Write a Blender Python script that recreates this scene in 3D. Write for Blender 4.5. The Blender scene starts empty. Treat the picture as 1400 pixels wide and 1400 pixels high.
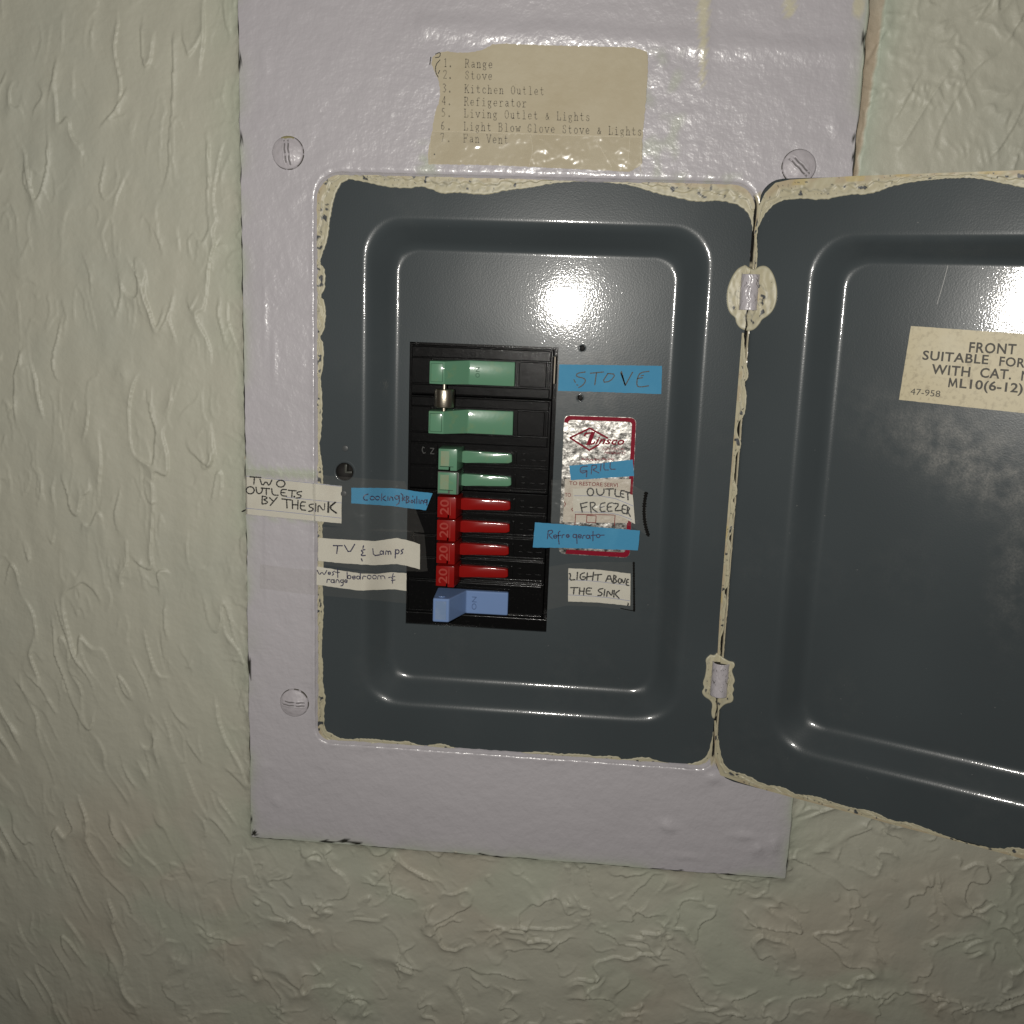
import bpy, bmesh, math, random
import numpy as np
from mathutils import Matrix, Vector

# ------------------------------------------------------------------ scene, camera, light
scene = bpy.context.scene
COL = scene.collection
S = 0.001                                   # everything below is measured in millimetres
F_PX, DIST = 1422.51, 545.0                 # focal length in photo pixels, lens to panel front
ROT = np.array([[0.99548716, -0.07977332, -0.05139576],
                [0.08827101, 0.97723579, 0.19292081],
                [0.03483585, -0.19658694, 0.97986736]])   # columns: right, forward, up

cam = bpy.data.cameras.new('camera')
cam.sensor_width = 36.0
cam.lens = 36.0 * F_PX / 1400.0
cam.clip_start, cam.clip_end = 0.01, 50.0
cam_ob = bpy.data.objects.new('camera', cam)
COL.objects.link(cam_ob)
m = Matrix.Identity(4)
for i in range(3):
    m[i][0], m[i][1], m[i][2] = ROT[i, 0], ROT[i, 2], -ROT[i, 1]
m[1][3] = -DIST * S
cam_ob.matrix_world = m
scene.camera = cam_ob

world = bpy.data.worlds.new('World')
scene.world = world
world.use_nodes = True
world.node_tree.nodes['Background'].inputs[0].default_value = (1.0, 0.86, 0.68, 1)
world.node_tree.nodes['Background'].inputs[1].default_value = 0.018     # dim room

flash = bpy.data.lights.new('phone_flash', 'SPOT')      # the phone's own flash, beside the lens
flash.energy = 10.3
flash.spot_size = math.radians(174)
flash.spot_blend = 1.0
flash.color = (1.0, 0.965, 0.90)
flash.shadow_soft_size = 0.0035
flash_ob = bpy.data.objects.new('phone_flash', flash)
COL.objects.link(flash_ob)
flash_ob.location = (-0.040, -0.545, 0.004)
_aim = Vector(ROT @ np.array([0.0, 1.0, (700 - 170) / F_PX]))
flash_ob.rotation_euler = _aim.to_track_quat('-Z', 'Y').to_euler()

scene.render.engine = 'CYCLES'
scene.view_settings.view_transform = 'Standard'
scene.view_settings.look = 'None'
scene.view_settings.exposure = 0.0
scene.view_settings.gamma = 1.0

# ------------------------------------------------------------------ helpers
def at(u, v, h=0.0):
    """photo pixel -> (x, z) in mm on the plane standing h mm proud of the panel front"""
    d = ROT @ np.array([(u - 700) / F_PX, 1.0, -(v - 700) / F_PX])
    s = (DIST - h) / d[1]
    return d[0] * s, d[2] * s

def sstep(a, b, x):
    t = np.clip((x - a) / (b - a), 0, 1)
    return t * t * (3 - 2 * t)

def pnoise(x, y, seed=0):
    rs = np.random.RandomState(seed)
    p = rs.permutation(256)
    ang = rs.rand(256) * 2 * np.pi
    gx, gy = np.cos(ang), np.sin(ang)
    x = np.asarray(x, float); y = np.asarray(y, float)
    xi = np.floor(x).astype(int); yi = np.floor(y).astype(int)
    fx, fy = x - xi, y - yi
    ux = fx**3 * (fx * (fx * 6 - 15) + 10); uy = fy**3 * (fy * (fy * 6 - 15) + 10)
    def g(ix, iy, dx, dy):
        k = p[(p[ix & 255] + iy) & 255]
        return gx[k] * dx + gy[k] * dy
    n00 = g(xi, yi, fx, fy); n10 = g(xi + 1, yi, fx - 1, fy)
    n01 = g(xi, yi + 1, fx, fy - 1); n11 = g(xi + 1, yi + 1, fx - 1, fy - 1)
    a = n00 + ux * (n10 - n00); b = n01 + ux * (n11 - n01)
    return (a + uy * (b - a)) * 1.5

def node(nt, kind, **kw):
    n = nt.nodes.new(kind)
    for k, v in kw.items():
        setattr(n, k, v)
    return n

def principled(name, col, rough=0.5, metal=0.0, spec=0.5, coat=0.0, coat_rough=0.1, attr=False,
               bumps=(), colvar=None, roughvar=None, dusty=False):
    """bumps: list of (scale per metre (x,y,z), height in m, detail); colvar: (scale, colour2, lo, hi)"""
    m = bpy.data.materials.new(name)
    m.use_nodes = True
    nt = m.node_tree
    b = nt.nodes['Principled BSDF']
    b.inputs['Base Color'].default_value = (*col, 1)
    b.inputs['Roughness'].default_value = rough
    b.inputs['Metallic'].default_value = metal
    b.inputs['Specular IOR Level'].default_value = spec
    b.inputs['Coat Weight'].default_value = coat
    b.inputs['Coat Roughness'].default_value = coat_rough
    tc = node(nt, 'ShaderNodeNewGeometry')
    csock = None
    if attr:
        a = node(nt, 'ShaderNodeAttribute', attribute_name='col')
        csock = a.outputs['Color']
        if dusty:
            nz = node(nt, 'ShaderNodeTexNoise')
            nz.inputs['Scale'].default_value = 900; nz.inputs['Detail'].default_value = 6; nz.inputs['Roughness'].default_value = .75
            nt.links.new(tc.outputs['Position'], nz.inputs['Vector'])
            nz2 = node(nt, 'ShaderNodeTexNoise')
            nz2.inputs['Scale'].default_value = 140; nz2.inputs['Detail'].default_value = 4
            nt.links.new(tc.outputs['Position'], nz2.inputs['Vector'])
            m1 = node(nt, 'ShaderNodeMapRange'); m1.inputs['From Min'].default_value = .30; m1.inputs['From Max'].default_value = .72
            nt.links.new(nz.outputs['Fac'], m1.inputs['Value'])
            m2 = node(nt, 'ShaderNodeMapRange'); m2.inputs['From Min'].default_value = .35; m2.inputs['From Max'].default_value = .65
            nt.links.new(nz2.outputs['Fac'], m2.inputs['Value'])
            q1 = node(nt, 'ShaderNodeMath', operation='MULTIPLY'); q2 = node(nt, 'ShaderNodeMath', operation='MULTIPLY')
            nt.links.new(m1.outputs['Result'], q1.inputs[0]); nt.links.new(m2.outputs['Result'], q1.inputs[1])
            nt.links.new(q1.outputs[0], q2.inputs[0]); nt.links.new(a.outputs['Alpha'], q2.inputs[1])
            mx = node(nt, 'ShaderNodeMix', data_type='RGBA')
            nt.links.new(q2.outputs[0], mx.inputs['Factor']); nt.links.new(csock, mx.inputs['A'])
            mx.inputs['B'].default_value = (.24, .235, .22, 1)
            csock = mx.outputs['Result']
    if colvar:
        for sc, c2, lo, hi in colvar:
            nz = node(nt, 'ShaderNodeTexNoise')
            nz.inputs['Scale'].default_value = sc
            nz.inputs['Detail'].default_value = 5
            nz.inputs['Roughness'].default_value = 0.62
            nt.links.new(tc.outputs['Position'], nz.inputs['Vector'])
            mr = node(nt, 'ShaderNodeMapRange')
            mr.inputs['From Min'].default_value = lo
            mr.inputs['From Max'].default_value = hi
            nt.links.new(nz.outputs['Fac'], mr.inputs['Value'])
            mx = node(nt, 'ShaderNodeMix', data_type='RGBA')
            nt.links.new(mr.outputs['Result'], mx.inputs['Factor'])
            if csock: nt.links.new(csock, mx.inputs['A'])
            else: mx.inputs['A'].default_value = (*col, 1)
            mx.inputs['B'].default_value = (*c2, 1)
            csock = mx.outputs['Result']
    if csock:
        nt.links.new(csock, b.inputs['Base Color'])
    if roughvar:
        sc, r0, r1 = roughvar
        nz = node(nt, 'ShaderNodeTexNoise')
        nz.inputs['Scale'].default_value = sc; nz.inputs['Detail'].default_value = 4
        nt.links.new(tc.outputs['Position'], nz.inputs['Vector'])
        mr = node(nt, 'ShaderNodeMapRange')
        mr.inputs['From Min'].default_value = 0.3; mr.inputs['From Max'].default_value = 0.7
        mr.inputs['To Min'].default_value = r0; mr.inputs['To Max'].default_value = r1
        nt.links.new(nz.outputs['Fac'], mr.inputs['Value'])
        nt.links.new(mr.outputs['Result'], b.inputs['Roughness'])
    prev = None
    for sc, hgt, det in bumps:
        mp = node(nt, 'ShaderNodeMapping')
        mp.inputs['Scale'].default_value = sc
        nt.links.new(tc.outputs['Position'], mp.inputs['Vector'])
        nz = node(nt, 'ShaderNodeTexNoise')
        nz.inputs['Scale'].default_value = 1.0
        nz.inputs['Detail'].default_value = det
        nt.links.new(mp.outputs['Vector'], nz.inputs['Vector'])
        bp = node(nt, 'ShaderNodeBump')
        bp.inputs['Strength'].default_value = 1.0
        bp.inputs['Distance'].default_value = hgt
        nt.links.new(nz.outputs['Fac'], bp.inputs['Height'])
        if prev: nt.links.new(prev, bp.inputs['Normal'])
        prev = bp.outputs['Normal']
    if prev:
        nt.links.new(prev, b.inputs['Normal'])
        nt.links.new(prev, b.inputs['Coat Normal'])
    return m

def thing(name, label, cat, loc, group=None):
    o = bpy.data.objects.new(name, None)
    COL.objects.link(o)
    o.empty_display_size = 0.01
    o.location = (loc[0] * S, -loc[1] * S, loc[2] * S)      # loc = (x, h, z) in mm
    o['label'] = label; o['category'] = cat
    if group: o['group'] = group
    return o

def origin(parent):
    x = h = z = 0.0
    while parent is not None:
        l = parent.location
        x += l[0] / S; h -= l[1] / S; z += l[2] / S
        parent = parent.parent
    return np.array([x, h, z])

def link(name, me, parent, mats):
    for mt in mats: me.materials.append(mt)
    o = bpy.data.objects.new(name, me)
    COL.objects.link(o)
    if parent is not None: o.parent = parent
    return o

def mesh(name, verts, faces, mats, parent=None, smooth=True, matidx=None, cols=None, flip=False, dust=None):
    """verts: n x 3 array of (x, h, z) in mm, h pointing out of the wall"""
    v = np.asarray(verts, float).reshape(-1, 3) - origin(parent)
    co = np.stack([v[:, 0], -v[:, 1], v[:, 2]], 1) * S
    me = bpy.data.meshes.new(name)
    if isinstance(faces, np.ndarray):
        nf = len(faces)
        me.vertices.add(len(co)); me.vertices.foreach_set('co', co.ravel())
        me.loops.add(nf * 4); me.polygons.add(nf)
        fa = faces[:, ::-1] if flip else faces
        me.loops.foreach_set('vertex_index', fa.ravel().astype(np.int32))
        me.polygons.foreach_set('loop_start', np.arange(0, nf * 4, 4, dtype=np.int32))
        me.update(calc_edges=True)
    else:
        me.from_pydata(co.tolist(), [], [list(f)[::-1] if flip else list(f) for f in faces])
    if matidx is not None:
        me.polygons.foreach_set('material_index', np.asarray(matidx, np.int32))
    me.polygons.foreach_set('use_smooth', np.full(len(me.polygons), smooth))
    if cols is not None:
        a = me.attributes.new('col', 'FLOAT_COLOR', 'POINT')
        al = np.zeros(len(cols)) if dust is None else dust
        a.data.foreach_set('color', np.concatenate([cols, al[:, None]], 1).ravel())
    me.validate()
    me.update()
    if not isinstance(mats, (list, tuple)): mats = [mats]
    return link(name, me, parent, mats)

def gridfaces(nr, nc, wrap=False):
    r = np.arange(nr - 1)[:, None]; c = np.arange(nc if wrap else nc - 1)[None, :]
    c2 = (c + 1) % nc
    a = r * nc + c; b = r * nc + c2; d = (r + 1) * nc + c; e = (r + 1) * nc + c2
    return np.stack([a, b, e, d], -1).reshape(-1, 4)

class MB:
    """collects bevelled boxes and prisms into one mesh"""
    def __init__(self): self.bm = bmesh.new()
    def _fin(self, g, bev, seg=2):
        if bev:
            es = list({e for f in g for e in f.edges})
            bmesh.ops.bevel(self.bm, geom=es, offset=bev, segments=seg, profile=0.6, affect='EDGES', clamp_overlap=True)
    def prism(self, poly, a, b, axis='h', bev=0.0, mat=0, shear=None, seg=2):
        """poly extruded from a to b; axis h: poly is (x,z); axis z: poly is (x,h)"""
        bm = self.bm
        def P(p, t): return Vector((p[0], t, p[1])) if axis == 'h' else Vector((p[0], p[1], t))
        lo = [bm.verts.new(P(p, a)) for p in poly]; hi = [bm.verts.new(P(p, b)) for p in poly]
        fs = [bm.faces.new(lo), bm.faces.new(hi[::-1])]
        n = len(poly)
        for i in range(n):
            fs.append(bm.faces.new((lo[i], hi[i], hi[(i + 1) % n], lo[(i + 1) % n])))
        for f in fs: f.material_index = mat
        if shear:
            for v in lo + hi: v.co = Vector(shear(*v.co))
        bmesh.ops.recalc_face_normals(bm, faces=fs)
        self._fin(fs, bev, seg)
    def box(self, x0, x1, z0, z1, h0, h1, bev=0.0, mat=0):
        self.prism([(x0, z0), (x1, z0), (x1, z1), (x0, z1)], h0, h1, 'h', bev, mat)
    def tube(self, p0, p1, r, seg=32, mat=0, bev=0.0):
        bm = self.bm
        p0, p1 = Vector(p0), Vector(p1); d = (p1 - p0).normalized()
        a = d.orthogonal().normalized(); b = d.cross(a)
        prof = [(0, r)] if not bev else []
        L = (p1 - p0).length
        pts = [(0, r - bev), (bev * .3, r - bev * .3), (bev, r), (L - bev, r), (L - bev * .3, r - bev * .3), (L, r - bev)] if bev else [(0, r), (L, r)]
        rings = []
        for t, rr in pts:
            rings.append([bm.verts.new(p0 + d * t + (a * math.cos(k * 2 * math.pi / seg) + b * math.sin(k * 2 * math.pi / seg)) * rr) for k in range(seg)])
        fs = []
        for q in range(len(rings) - 1):
            for k in range(seg):
                fs.append(bm.faces.new((rings[q][k], rings[q][(k + 1) % seg], rings[q + 1][(k + 1) % seg], rings[q + 1][k])))
        fs.append(bm.faces.new(rings[0][::-1])); fs.append(bm.faces.new(rings[-1]))
        for f in fs: f.material_index = mat
        bmesh.ops.recalc_face_normals(bm, faces=fs)
    def add(self, verts, faces, mat=0):
        vs = [self.bm.verts.new(Vector(v)) for v in verts]
        for f in faces:
            try:
                ff = self.bm.faces.new([vs[i] for i in f]); ff.material_index = mat
            except ValueError: pass
    def build(self, name, mats, parent=None, smooth=True, angle=40, flat=2.5):
        o3 = origin(parent)
        big = [f.calc_area() > flat for f in self.bm.faces] if flat else None
        for v in self.bm.verts:
            c = v.co
            v.co = Vector(((c[0] - o3[0]) * S, -(c[1] - o3[1]) * S, (c[2] - o3[2]) * S))
        bmesh.ops.reverse_faces(self.bm, faces=self.bm.faces)   # mirrored axis
        me = bpy.data.meshes.new(name)
        self.bm.to_mesh(me); self.bm.free()
        if smooth:
            me.polygons.foreach_set('use_smooth', np.full(len(me.polygons), True))
            me.set_sharp_from_angle(angle=math.radians(angle))
            if big is not None:
                me.polygons.foreach_set('use_smooth', ~np.array(big, bool))
                me.update()
        if not isinstance(mats, (list, tuple)): mats = [mats]
        return link(name, me, parent, mats)

# ---------------------------------------------------------------- heights of the panel front
SEAT, PAN = -2.2, -13.0
OPEN = (-152.5, 72.6, -249.4, 62.9)        # the opening in the cover: x0 x1 z0 z1
COVER = (-190.7, 116.8, -311.5, 178.0)
CUT = (-103.7, -23.9, -179.7, -22.1)
WALL = -4.0

def sdf(x, z, rect, r):
    cx, cz = (rect[0] + rect[1]) / 2, (rect[2] + rect[3]) / 2
    qx = np.abs(x - cx) - (rect[1] - rect[0]) / 2 + r
    qz = np.abs(z - cz) - (rect[3] - rect[2]) / 2 + r
    return np.hypot(np.maximum(qx, 0), np.maximum(qz, 0)) + np.minimum(np.maximum(qx, qz), 0) - r

def pan_profile(x, z, outer, inner, ro, ri):
    a = np.maximum(-sdf(x, z, outer, ro), 0); b = np.maximum(sdf(x, z, inner, ri), 0)
    t = a / (a + b + 1e-9)
    # tight bend at each fold with a nearly straight slope between
    k = 0.32
    y = np.where(t < k, t * t / (2 * k), np.where(t > 1 - k, (1 - k) - (1 - t)**2 / (2 * k), t - k / 2)) / (1 - k)
    return np.where(a <= 0, 0, np.where(b <= 0, 1, y))

PO, PI = (-127.5, 52.5, -226.5, 42.0), (-109.5, 34.8, -208.5, 25.0)
def H(x, z):
    base = np.where(sdf(x, z, OPEN, 10) < 0, SEAT + (PAN - SEAT) * pan_profile(x, z, PO, PI, 20, 12), 0.0)
    return np.where(sdf(x, z, COVER, 2) > 0, WALL + 1.2, base)

def HT(x, z): return H(x, z) + np.where(sdf(x, z, OPEN, 10) > -2.5, 1.25, 0.0)     # with the lumpy paint of the frame

def HL(x, z, off):
    """height of something stuck on the front: it bridges the folds"""
    x = np.asarray(x, float); z = np.asarray(z, float)
    acc = 0
    for d in np.linspace(-5, 5, 11): acc = acc + HT(x + d, z)
    return np.maximum(acc / 11, HT(x, z)) + off

def front(u, v, off=0.0, fn=HL):
    """photo pixels -> points lying on the panel front, off mm above it"""
    u = np.asarray(u, float); v = np.asarray(v, float)
    h = np.full(u.shape, -5.0)
    dx = (u - 700) / F_PX; dz = -(v - 700) / F_PX
    d = np.stack([ROT[i, 0] * dx + ROT[i, 1] + ROT[i, 2] * dz for i in range(3)], -1)
    for _ in range(12):
        s = (DIST - h) / d[..., 1]
        x, z = d[..., 0] * s, d[..., 2] * s
        h = 0.5 * h + 0.5 * fn(x, z, off)
    return np.stack([x, h, z], -1)

# the door: swung open about 155 degrees on its right hand hinges
DA = math.radians(24.83)
HX, HH = 72.4, 0.6
DC, DS = math.cos(DA), math.sin(DA)
def door_pt(s, z, n=0.0):
    s = np.asarray(s, float); z = np.asarray(z, float)
    return np.stack([HX + s * DC - n * DS, HH + s * DS + n * DC, z + 0 * s], -1)
def on_door(u, v, n=0.0, hf=None):
    u = np.asarray(u, float); v = np.asarray(v, float)
    dx = (u - 700) / F_PX; dz = -(v - 700) / F_PX
    d = np.stack([ROT[i, 0] * dx + ROT[i, 1] + ROT[i, 2] * dz for i in range(3)], -1)
    n = np.zeros(u.shape) + n; off = n
    for _ in range(8 if hf else 1):
        # plane: (x - HX)*(-DS) + (h - HH)*DC = n ; x = t d0, h = DIST - t d1
        t = (n - HX * DS + HH * DC - DIST * DC) / (-d[..., 0] * DS - d[..., 1] * DC)
        x, h, z = t * d[..., 0], DIST - t * d[..., 1], t * d[..., 2]
        s = (x - HX) * DC + (h - HH) * DS
        if hf: n = 0.5 * n + 0.5 * (hf(s, z) + off)
    return np.stack([x, h, z], -1)

def resample(pts, step=None, n=None):
    p = np.asarray(pts, float)
    d = np.r_[0, np.cumsum(np.hypot(*np.diff(p, axis=0).T))]
    if n is None: n = max(2, int(d[-1] / step) + 1)
    t = np.linspace(0, d[-1], n)
    return np.stack([np.interp(t, d, p[:, 0]), np.interp(t, d, p[:, 1])], 1)

def smooth_line(pts, step, passes=1):
    p = np.asarray(pts, float)
    for _ in range(passes):                                    # corner cutting
        q = np.empty((2 * len(p) - 2, 2)); q[0::2] = p[:-1] * .75 + p[1:] * .25; q[1::2] = p[:-1] * .25 + p[1:] * .75
        p = np.vstack([p[:1], q, p[-1:]])
    return resample(p, step)

def EL(cx, cy, rx, ry=None, a0=0, a1=360):
    ry = ry or rx
    return [(cx + rx * math.cos(math.radians(a)), cy + ry * math.sin(math.radians(a))) for a in np.linspace(a0, a1, 15)]

def EE(cx, cy, r):
    return [(cx - r * .7, cy + r * .15), (cx + r * .9, cy - r * .1)] + [(cx + r * math.cos(math.radians(a)), cy - r * math.sin(math.radians(a))) for a in range(10, 331, 20)]

def Z(x0, y0, sc):
    """coordinates read off an enlarged crop of the photograph -> photo pixels"""
    return lambda pts: np.asarray(pts, float) / sc + np.array([x0, y0])

def ribbons(mb, strokes, place, width, mat, off, rnd=None, smooth=1, jit=0.15):
    """pen strokes (photo pixels) as thin ink ribbons lying on a surface"""
    rnd = rnd or random.Random(5)
    for st in strokes:
        st = np.asarray(st, float)
        w = width
        p2 = smooth_line(st, 0.5, smooth) if len(st) > 2 else resample(st, 0.5)
        if len(p2) < 2: continue
        P = place(p2[:, 0], p2[:, 1], off)
        T = np.gradient(P, axis=0); T /= np.linalg.norm(T, axis=1)[:, None] + 1e-9
        N = np.gradient(P, axis=0) * 0 + np.array([0, 1, 0.]) if place is not dplace else np.tile([-DS, DC, 0.], (len(P), 1))
        B = np.cross(T, N); B /= np.linalg.norm(B, axis=1)[:, None] + 1e-9
        ph = rnd.random() * 9
        ww = w * 0.5 * (1 + jit * np.sin(np.arange(len(P)) * 0.9 + ph) + jit * np.array([rnd.uniform(-1, 1) for _ in P]))
        ww[0] *= 0.7; ww[-1] *= 0.7
        P[0] -= T[0] * w * .3; P[-1] += T[-1] * w * .3
        A = P + B * ww[:, None]; C = P - B * ww[:, None]
        n = len(P)
        mb.add(np.vstack([A, C]).tolist(), [(i, i + 1, n + i + 1, n + i) for i in range(n - 1)], mat)

def fplace(u, v, off): return front(u, v, off)
def dplace(u, v, off): return on_door(u, v, off, door_h)

def text_geo(body, bold=0.0, shear=0.0, spacing=1.0):
    """flat letter outlines from Blender's built in font, baseline at y=0, cap height 1, width normalised 0..1"""
    cu = bpy.data.curves.new('lettering', 'FONT')
    cu.body = body; cu.offset = bold; cu.shear = shear; cu.space_character = spacing; cu.resolution_u = 3
    o = bpy.data.objects.new('lettering', cu); COL.objects.link(o)
    dg = bpy.context.evaluated_depsgraph_get(); dg.update()
    ev = o.evaluated_get(dg); me = ev.to_mesh()
    v = np.array([(q.co.x, q.co.y) for q in me.vertices]); f = [tuple(p.vertices) for p in me.polygons]
    ev.to_mesh_clear()
    bpy.data.objects.remove(o); bpy.data.curves.remove(cu)
    v[:, 0] -= v[:, 0].min(); w = v[:, 0].max(); v[:, 0] /= w; v[:, 1] /= 0.69
    return v, f

def letters(mb, body, p0, p1, up, place, off, mat, **kw):
    """text whose baseline runs p0 -> p1 (photo pixels) and whose capitals reach along up (pixels)"""
    v, f = text_geo(body, **kw)
    p0, p1, up = map(lambda a: np.asarray(a, float), (p0, p1, up))
    q = p0 + v[:, :1] * (p1 - p0) + v[:, 1:] * up
    P = place(q[:, 0], q[:, 1], off)
    mb.add(P.tolist(), f, mat)

def sheet_geo(top, bot, place, off, nu=60, nv=8, wob=0.0, lift=None, seed=1):
    t = resample(top, n=nu); b = resample(bot, n=nu)
    k = np.linspace(0, 1, nv)[:, None, None]
    g = t[None] * (1 - k) + b[None] * k
    if wob:
        g = g + wob * np.stack([pnoise(g[..., 0] / 6, g[..., 1] / 6, seed), pnoise(g[..., 0] / 6 + 50, g[..., 1] / 6, seed)], -1)
    P = place(g[..., 0], g[..., 1], off)
    if lift is not None:
        P[..., 1] += lift(np.linspace(0, 1, nu)[None, :], np.linspace(0, 1, nv)[:, None])
    return P.reshape(-1, 3), gridfaces(nv, nu)

# ---------------------------------------------------------------- materials
M = {}
M['wall'] = principled('wall_paint', (.4, .4, .33), 0.48, spec=0.32, attr=True,
                       bumps=[((330, 330, 330), .00028, 2)],
                       colvar=[(9, (.415, .42, .355), .5, .75)])
M['cover'] = principled('lavender_gloss_paint', (.45, .42, .45), 0.32, spec=0.5, coat=0.35, coat_rough=0.12, attr=True,
                        bumps=[((130, 130, 130), .0007, 3), ((420, 420, 420), .00022, 2)])
M['screw'] = principled('lavender_paint_on_screws', (.45, .42, .45), 0.42, spec=0.35, coat=0.12, coat_rough=0.15, attr=True,
                        bumps=[((420, 420, 420), .00022, 2)])
M['grey'] = principled('grey_enamel', (.051, .061, .066), 0.30, spec=0.15, coat=0.21, coat_rough=0.07, attr=True, dusty=True,
                       bumps=[((1250, 1250, 1250), .00003, 2), ((25, 25, 25), .0002, 1)], colvar=[(420, (.13, .135, .135), .715, .75)])
M['cream'] = principled('old_cream_paint', (.50, .46, .33), 0.42, spec=0.4, attr=True,
                        bumps=[((170, 170, 170), .00022, 2)])
M['black'] = principled('black_bakelite', (.0045, .0045, .0047), 0.28, spec=0.05, coat=.05, coat_rough=.07,
                        bumps=[((2200, 2200, 2200), .00005, 3), ((120, 120, 120), .0001, 2)], colvar=[(700, (.020, .019, .018), .60, .78)])
M['void'] = principled('dark_cavity', (.006, .005, .004), 0.8)
M['green'] = principled('sage_green_plastic', (.105, .235, .148), 0.27, spec=0.10, coat=.22, coat_rough=.06,
                        bumps=[((500, 500, 500), .00002, 2)], colvar=[(160, (.155, .245, .13), .55, .8)])
M['green_worn'] = principled('worn_green_plastic', (.145, .225, .125), 0.45, colvar=[(200, (.175, .20, .10), .45, .7)])
M['red'] = principled('red_plastic', (.225, .007, .006), 0.30, spec=0.08, coat=.22, coat_rough=.06, bumps=[((500, 500, 500), .00002, 2)])
M['redlite'] = principled('worn_red_lettering', (.30, .045, .035), 0.5, spec=.1)
M['blue'] = principled('dusty_blue_plastic', (.155, .24, .44), 0.36, spec=0.10, coat=.22, coat_rough=.08, bumps=[((500, 500, 500), .00002, 2)])
M['bluedark'] = principled('worn_blue_face', (.14, .215, .36), 0.5, colvar=[(150, (.18, .25, .38), .45, .7)])
M['olive'] = principled('dark_olive_clip', (.045, .047, .038), 0.4)
M['nickel'] = principled('dull_nickel', (.42, .38, .31), 0.36, metal=1.0, bumps=[((1500, 1500, 1500), .00006, 2)],
                         colvar=[(260, (.30, .26, .20), .5, .75)])
M['steel'] = principled('bright_steel', (.20, .18, .15), 0.6, metal=1.0)
M['bluetape'] = principled('blue_masking_tape', (.055, .24, .41), 0.6, spec=0.12,
                           bumps=[((700, 1500, 700), .00010, 3)], colvar=[(60, (.07, .27, .44), .45, .75)])
M['paper'] = principled('white_card', (.58, .56, .49), 0.75, spec=0.2, colvar=[(60, (.53, .50, .43), .45, .8)])
M['oldpaper'] = principled('yellowed_paper', (.445, .395, .285), 0.6, spec=0.35,
                           bumps=[((200, 200, 200), .0003, 3)], colvar=[(22, (.395, .34, .23), .42, .7), (420, (.33, .28, .19), .68, .8)])
M['ratepaper'] = principled('speckled_cream_label', (.47, .41, .26), 0.45, spec=0.4,
                            colvar=[(420, (.33, .28, .17), .5, .68), (40, (.50, .45, .31), .5, .75)])
M['ink_black'] = principled('black_marker', (.012, .012, .011), 0.5)
M['ink_blue'] = principled('blue_ballpoint', (.008, .008, .055), 0.5)
M['ink_rule'] = principled('pale_blue_rule', (.13, .16, .36), 0.7)
M['ink_type'] = principled('faded_typewriter_ink', (.18, .158, .12), 0.7, colvar=[(500, (.27, .235, .16), .46, .62)])
M['ink_print'] = principled('brown_black_print', (.045, .04, .03), 0.6)
M['ink_red'] = principled('crimson_print', (.20, .004, .018), 0.5, spec=.08, colvar=[(500, (.25, .03, .04), .62, .78)])
M['ink_darkred'] = principled('dark_red_print', (.20, .03, .028), 0.6, spec=.1)
M['foil'] = principled('crinkled_foil', (.27, .262, .245), 0.36, metal=1.0,
                       bumps=[((260, 260, 260), .00030, 3), ((70, 70, 70), .0009, 2)], colvar=[(380, (.055, .053, .05), .46, .62)])
M['pad'] = principled('white_printed_foil', (.50, .45, .38), 0.5, bumps=[((350, 350, 350), .0004, 3)], colvar=[(250, (.40, .35, .28), .5, .75)])
M['rivet'] = principled('grey_rivet', (.06, .065, .068), .4, spec=.3)
M['lav'] = principled('lavender_paint_plain', (.47, .43, .46), 0.3, spec=0.5, coat=0.3, coat_rough=0.1, bumps=[((260, 260, 260), .0006, 3)])
M['dull_black'] = principled('matt_black', (.008, .0075, .007), 0.8, spec=.05)  # dull black for the tape end strips and handle lines
M['scratch'] = principled('bare_scratch', (.30, .30, .29), 0.4)

def clear_tape_mat():
    m = bpy.data.materials.new('clear_sticky_tape'); m.use_nodes = True
    nt = m.node_tree; nt.nodes.clear()
    out = node(nt, 'ShaderNodeOutputMaterial')
    tr = node(nt, 'ShaderNodeBsdfTransparent'); tr.inputs[0].default_value = (.992, .99, .982, 1)
    gl = node(nt, 'ShaderNodeBsdfGlossy'); gl.inputs['Roughness'].default_value = 0.17
    df = node(nt, 'ShaderNodeBsdfDiffuse'); df.inputs[0].default_value = (.7, .68, .64, 1)
    a = node(nt, 'ShaderNodeMixShader'); a.inputs[0].default_value = 0.03
    b = node(nt, 'ShaderNodeMixShader'); b.inputs[0].default_value = 0.03
    nt.links.new(tr.outputs[0], a.inputs[1]); nt.links.new(df.outputs[0], a.inputs[2])
    nt.links.new(a.outputs[0], b.inputs[1]); nt.links.new(gl.outputs[0], b.inputs[2])
    g = node(nt, 'ShaderNodeNewGeometry'); nz = node(nt, 'ShaderNodeTexNoise'); nz.inputs['Scale'].default_value = 110
    nt.links.new(g.outputs['Position'], nz.inputs['Vector'])
    bp = node(nt, 'ShaderNodeBump'); bp.inputs['Distance'].default_value = .0012; bp.inputs['Strength'].default_value = 1
    nt.links.new(nz.outputs['Fac'], bp.inputs['Height']); nt.links.new(bp.outputs['Normal'], gl.inputs['Normal'])
    nt.links.new(b.outputs[0], out.inputs[0])
    return m
M['clear'] = clear_tape_mat()

# ---------------------------------------------------------------- the plastered wall
def ledge(n, w, steep=0.045):
    return np.where(n > 0, np.exp(-np.maximum(n, 0) / w), np.exp(np.minimum(n, 0) / (w * steep)))

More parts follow.
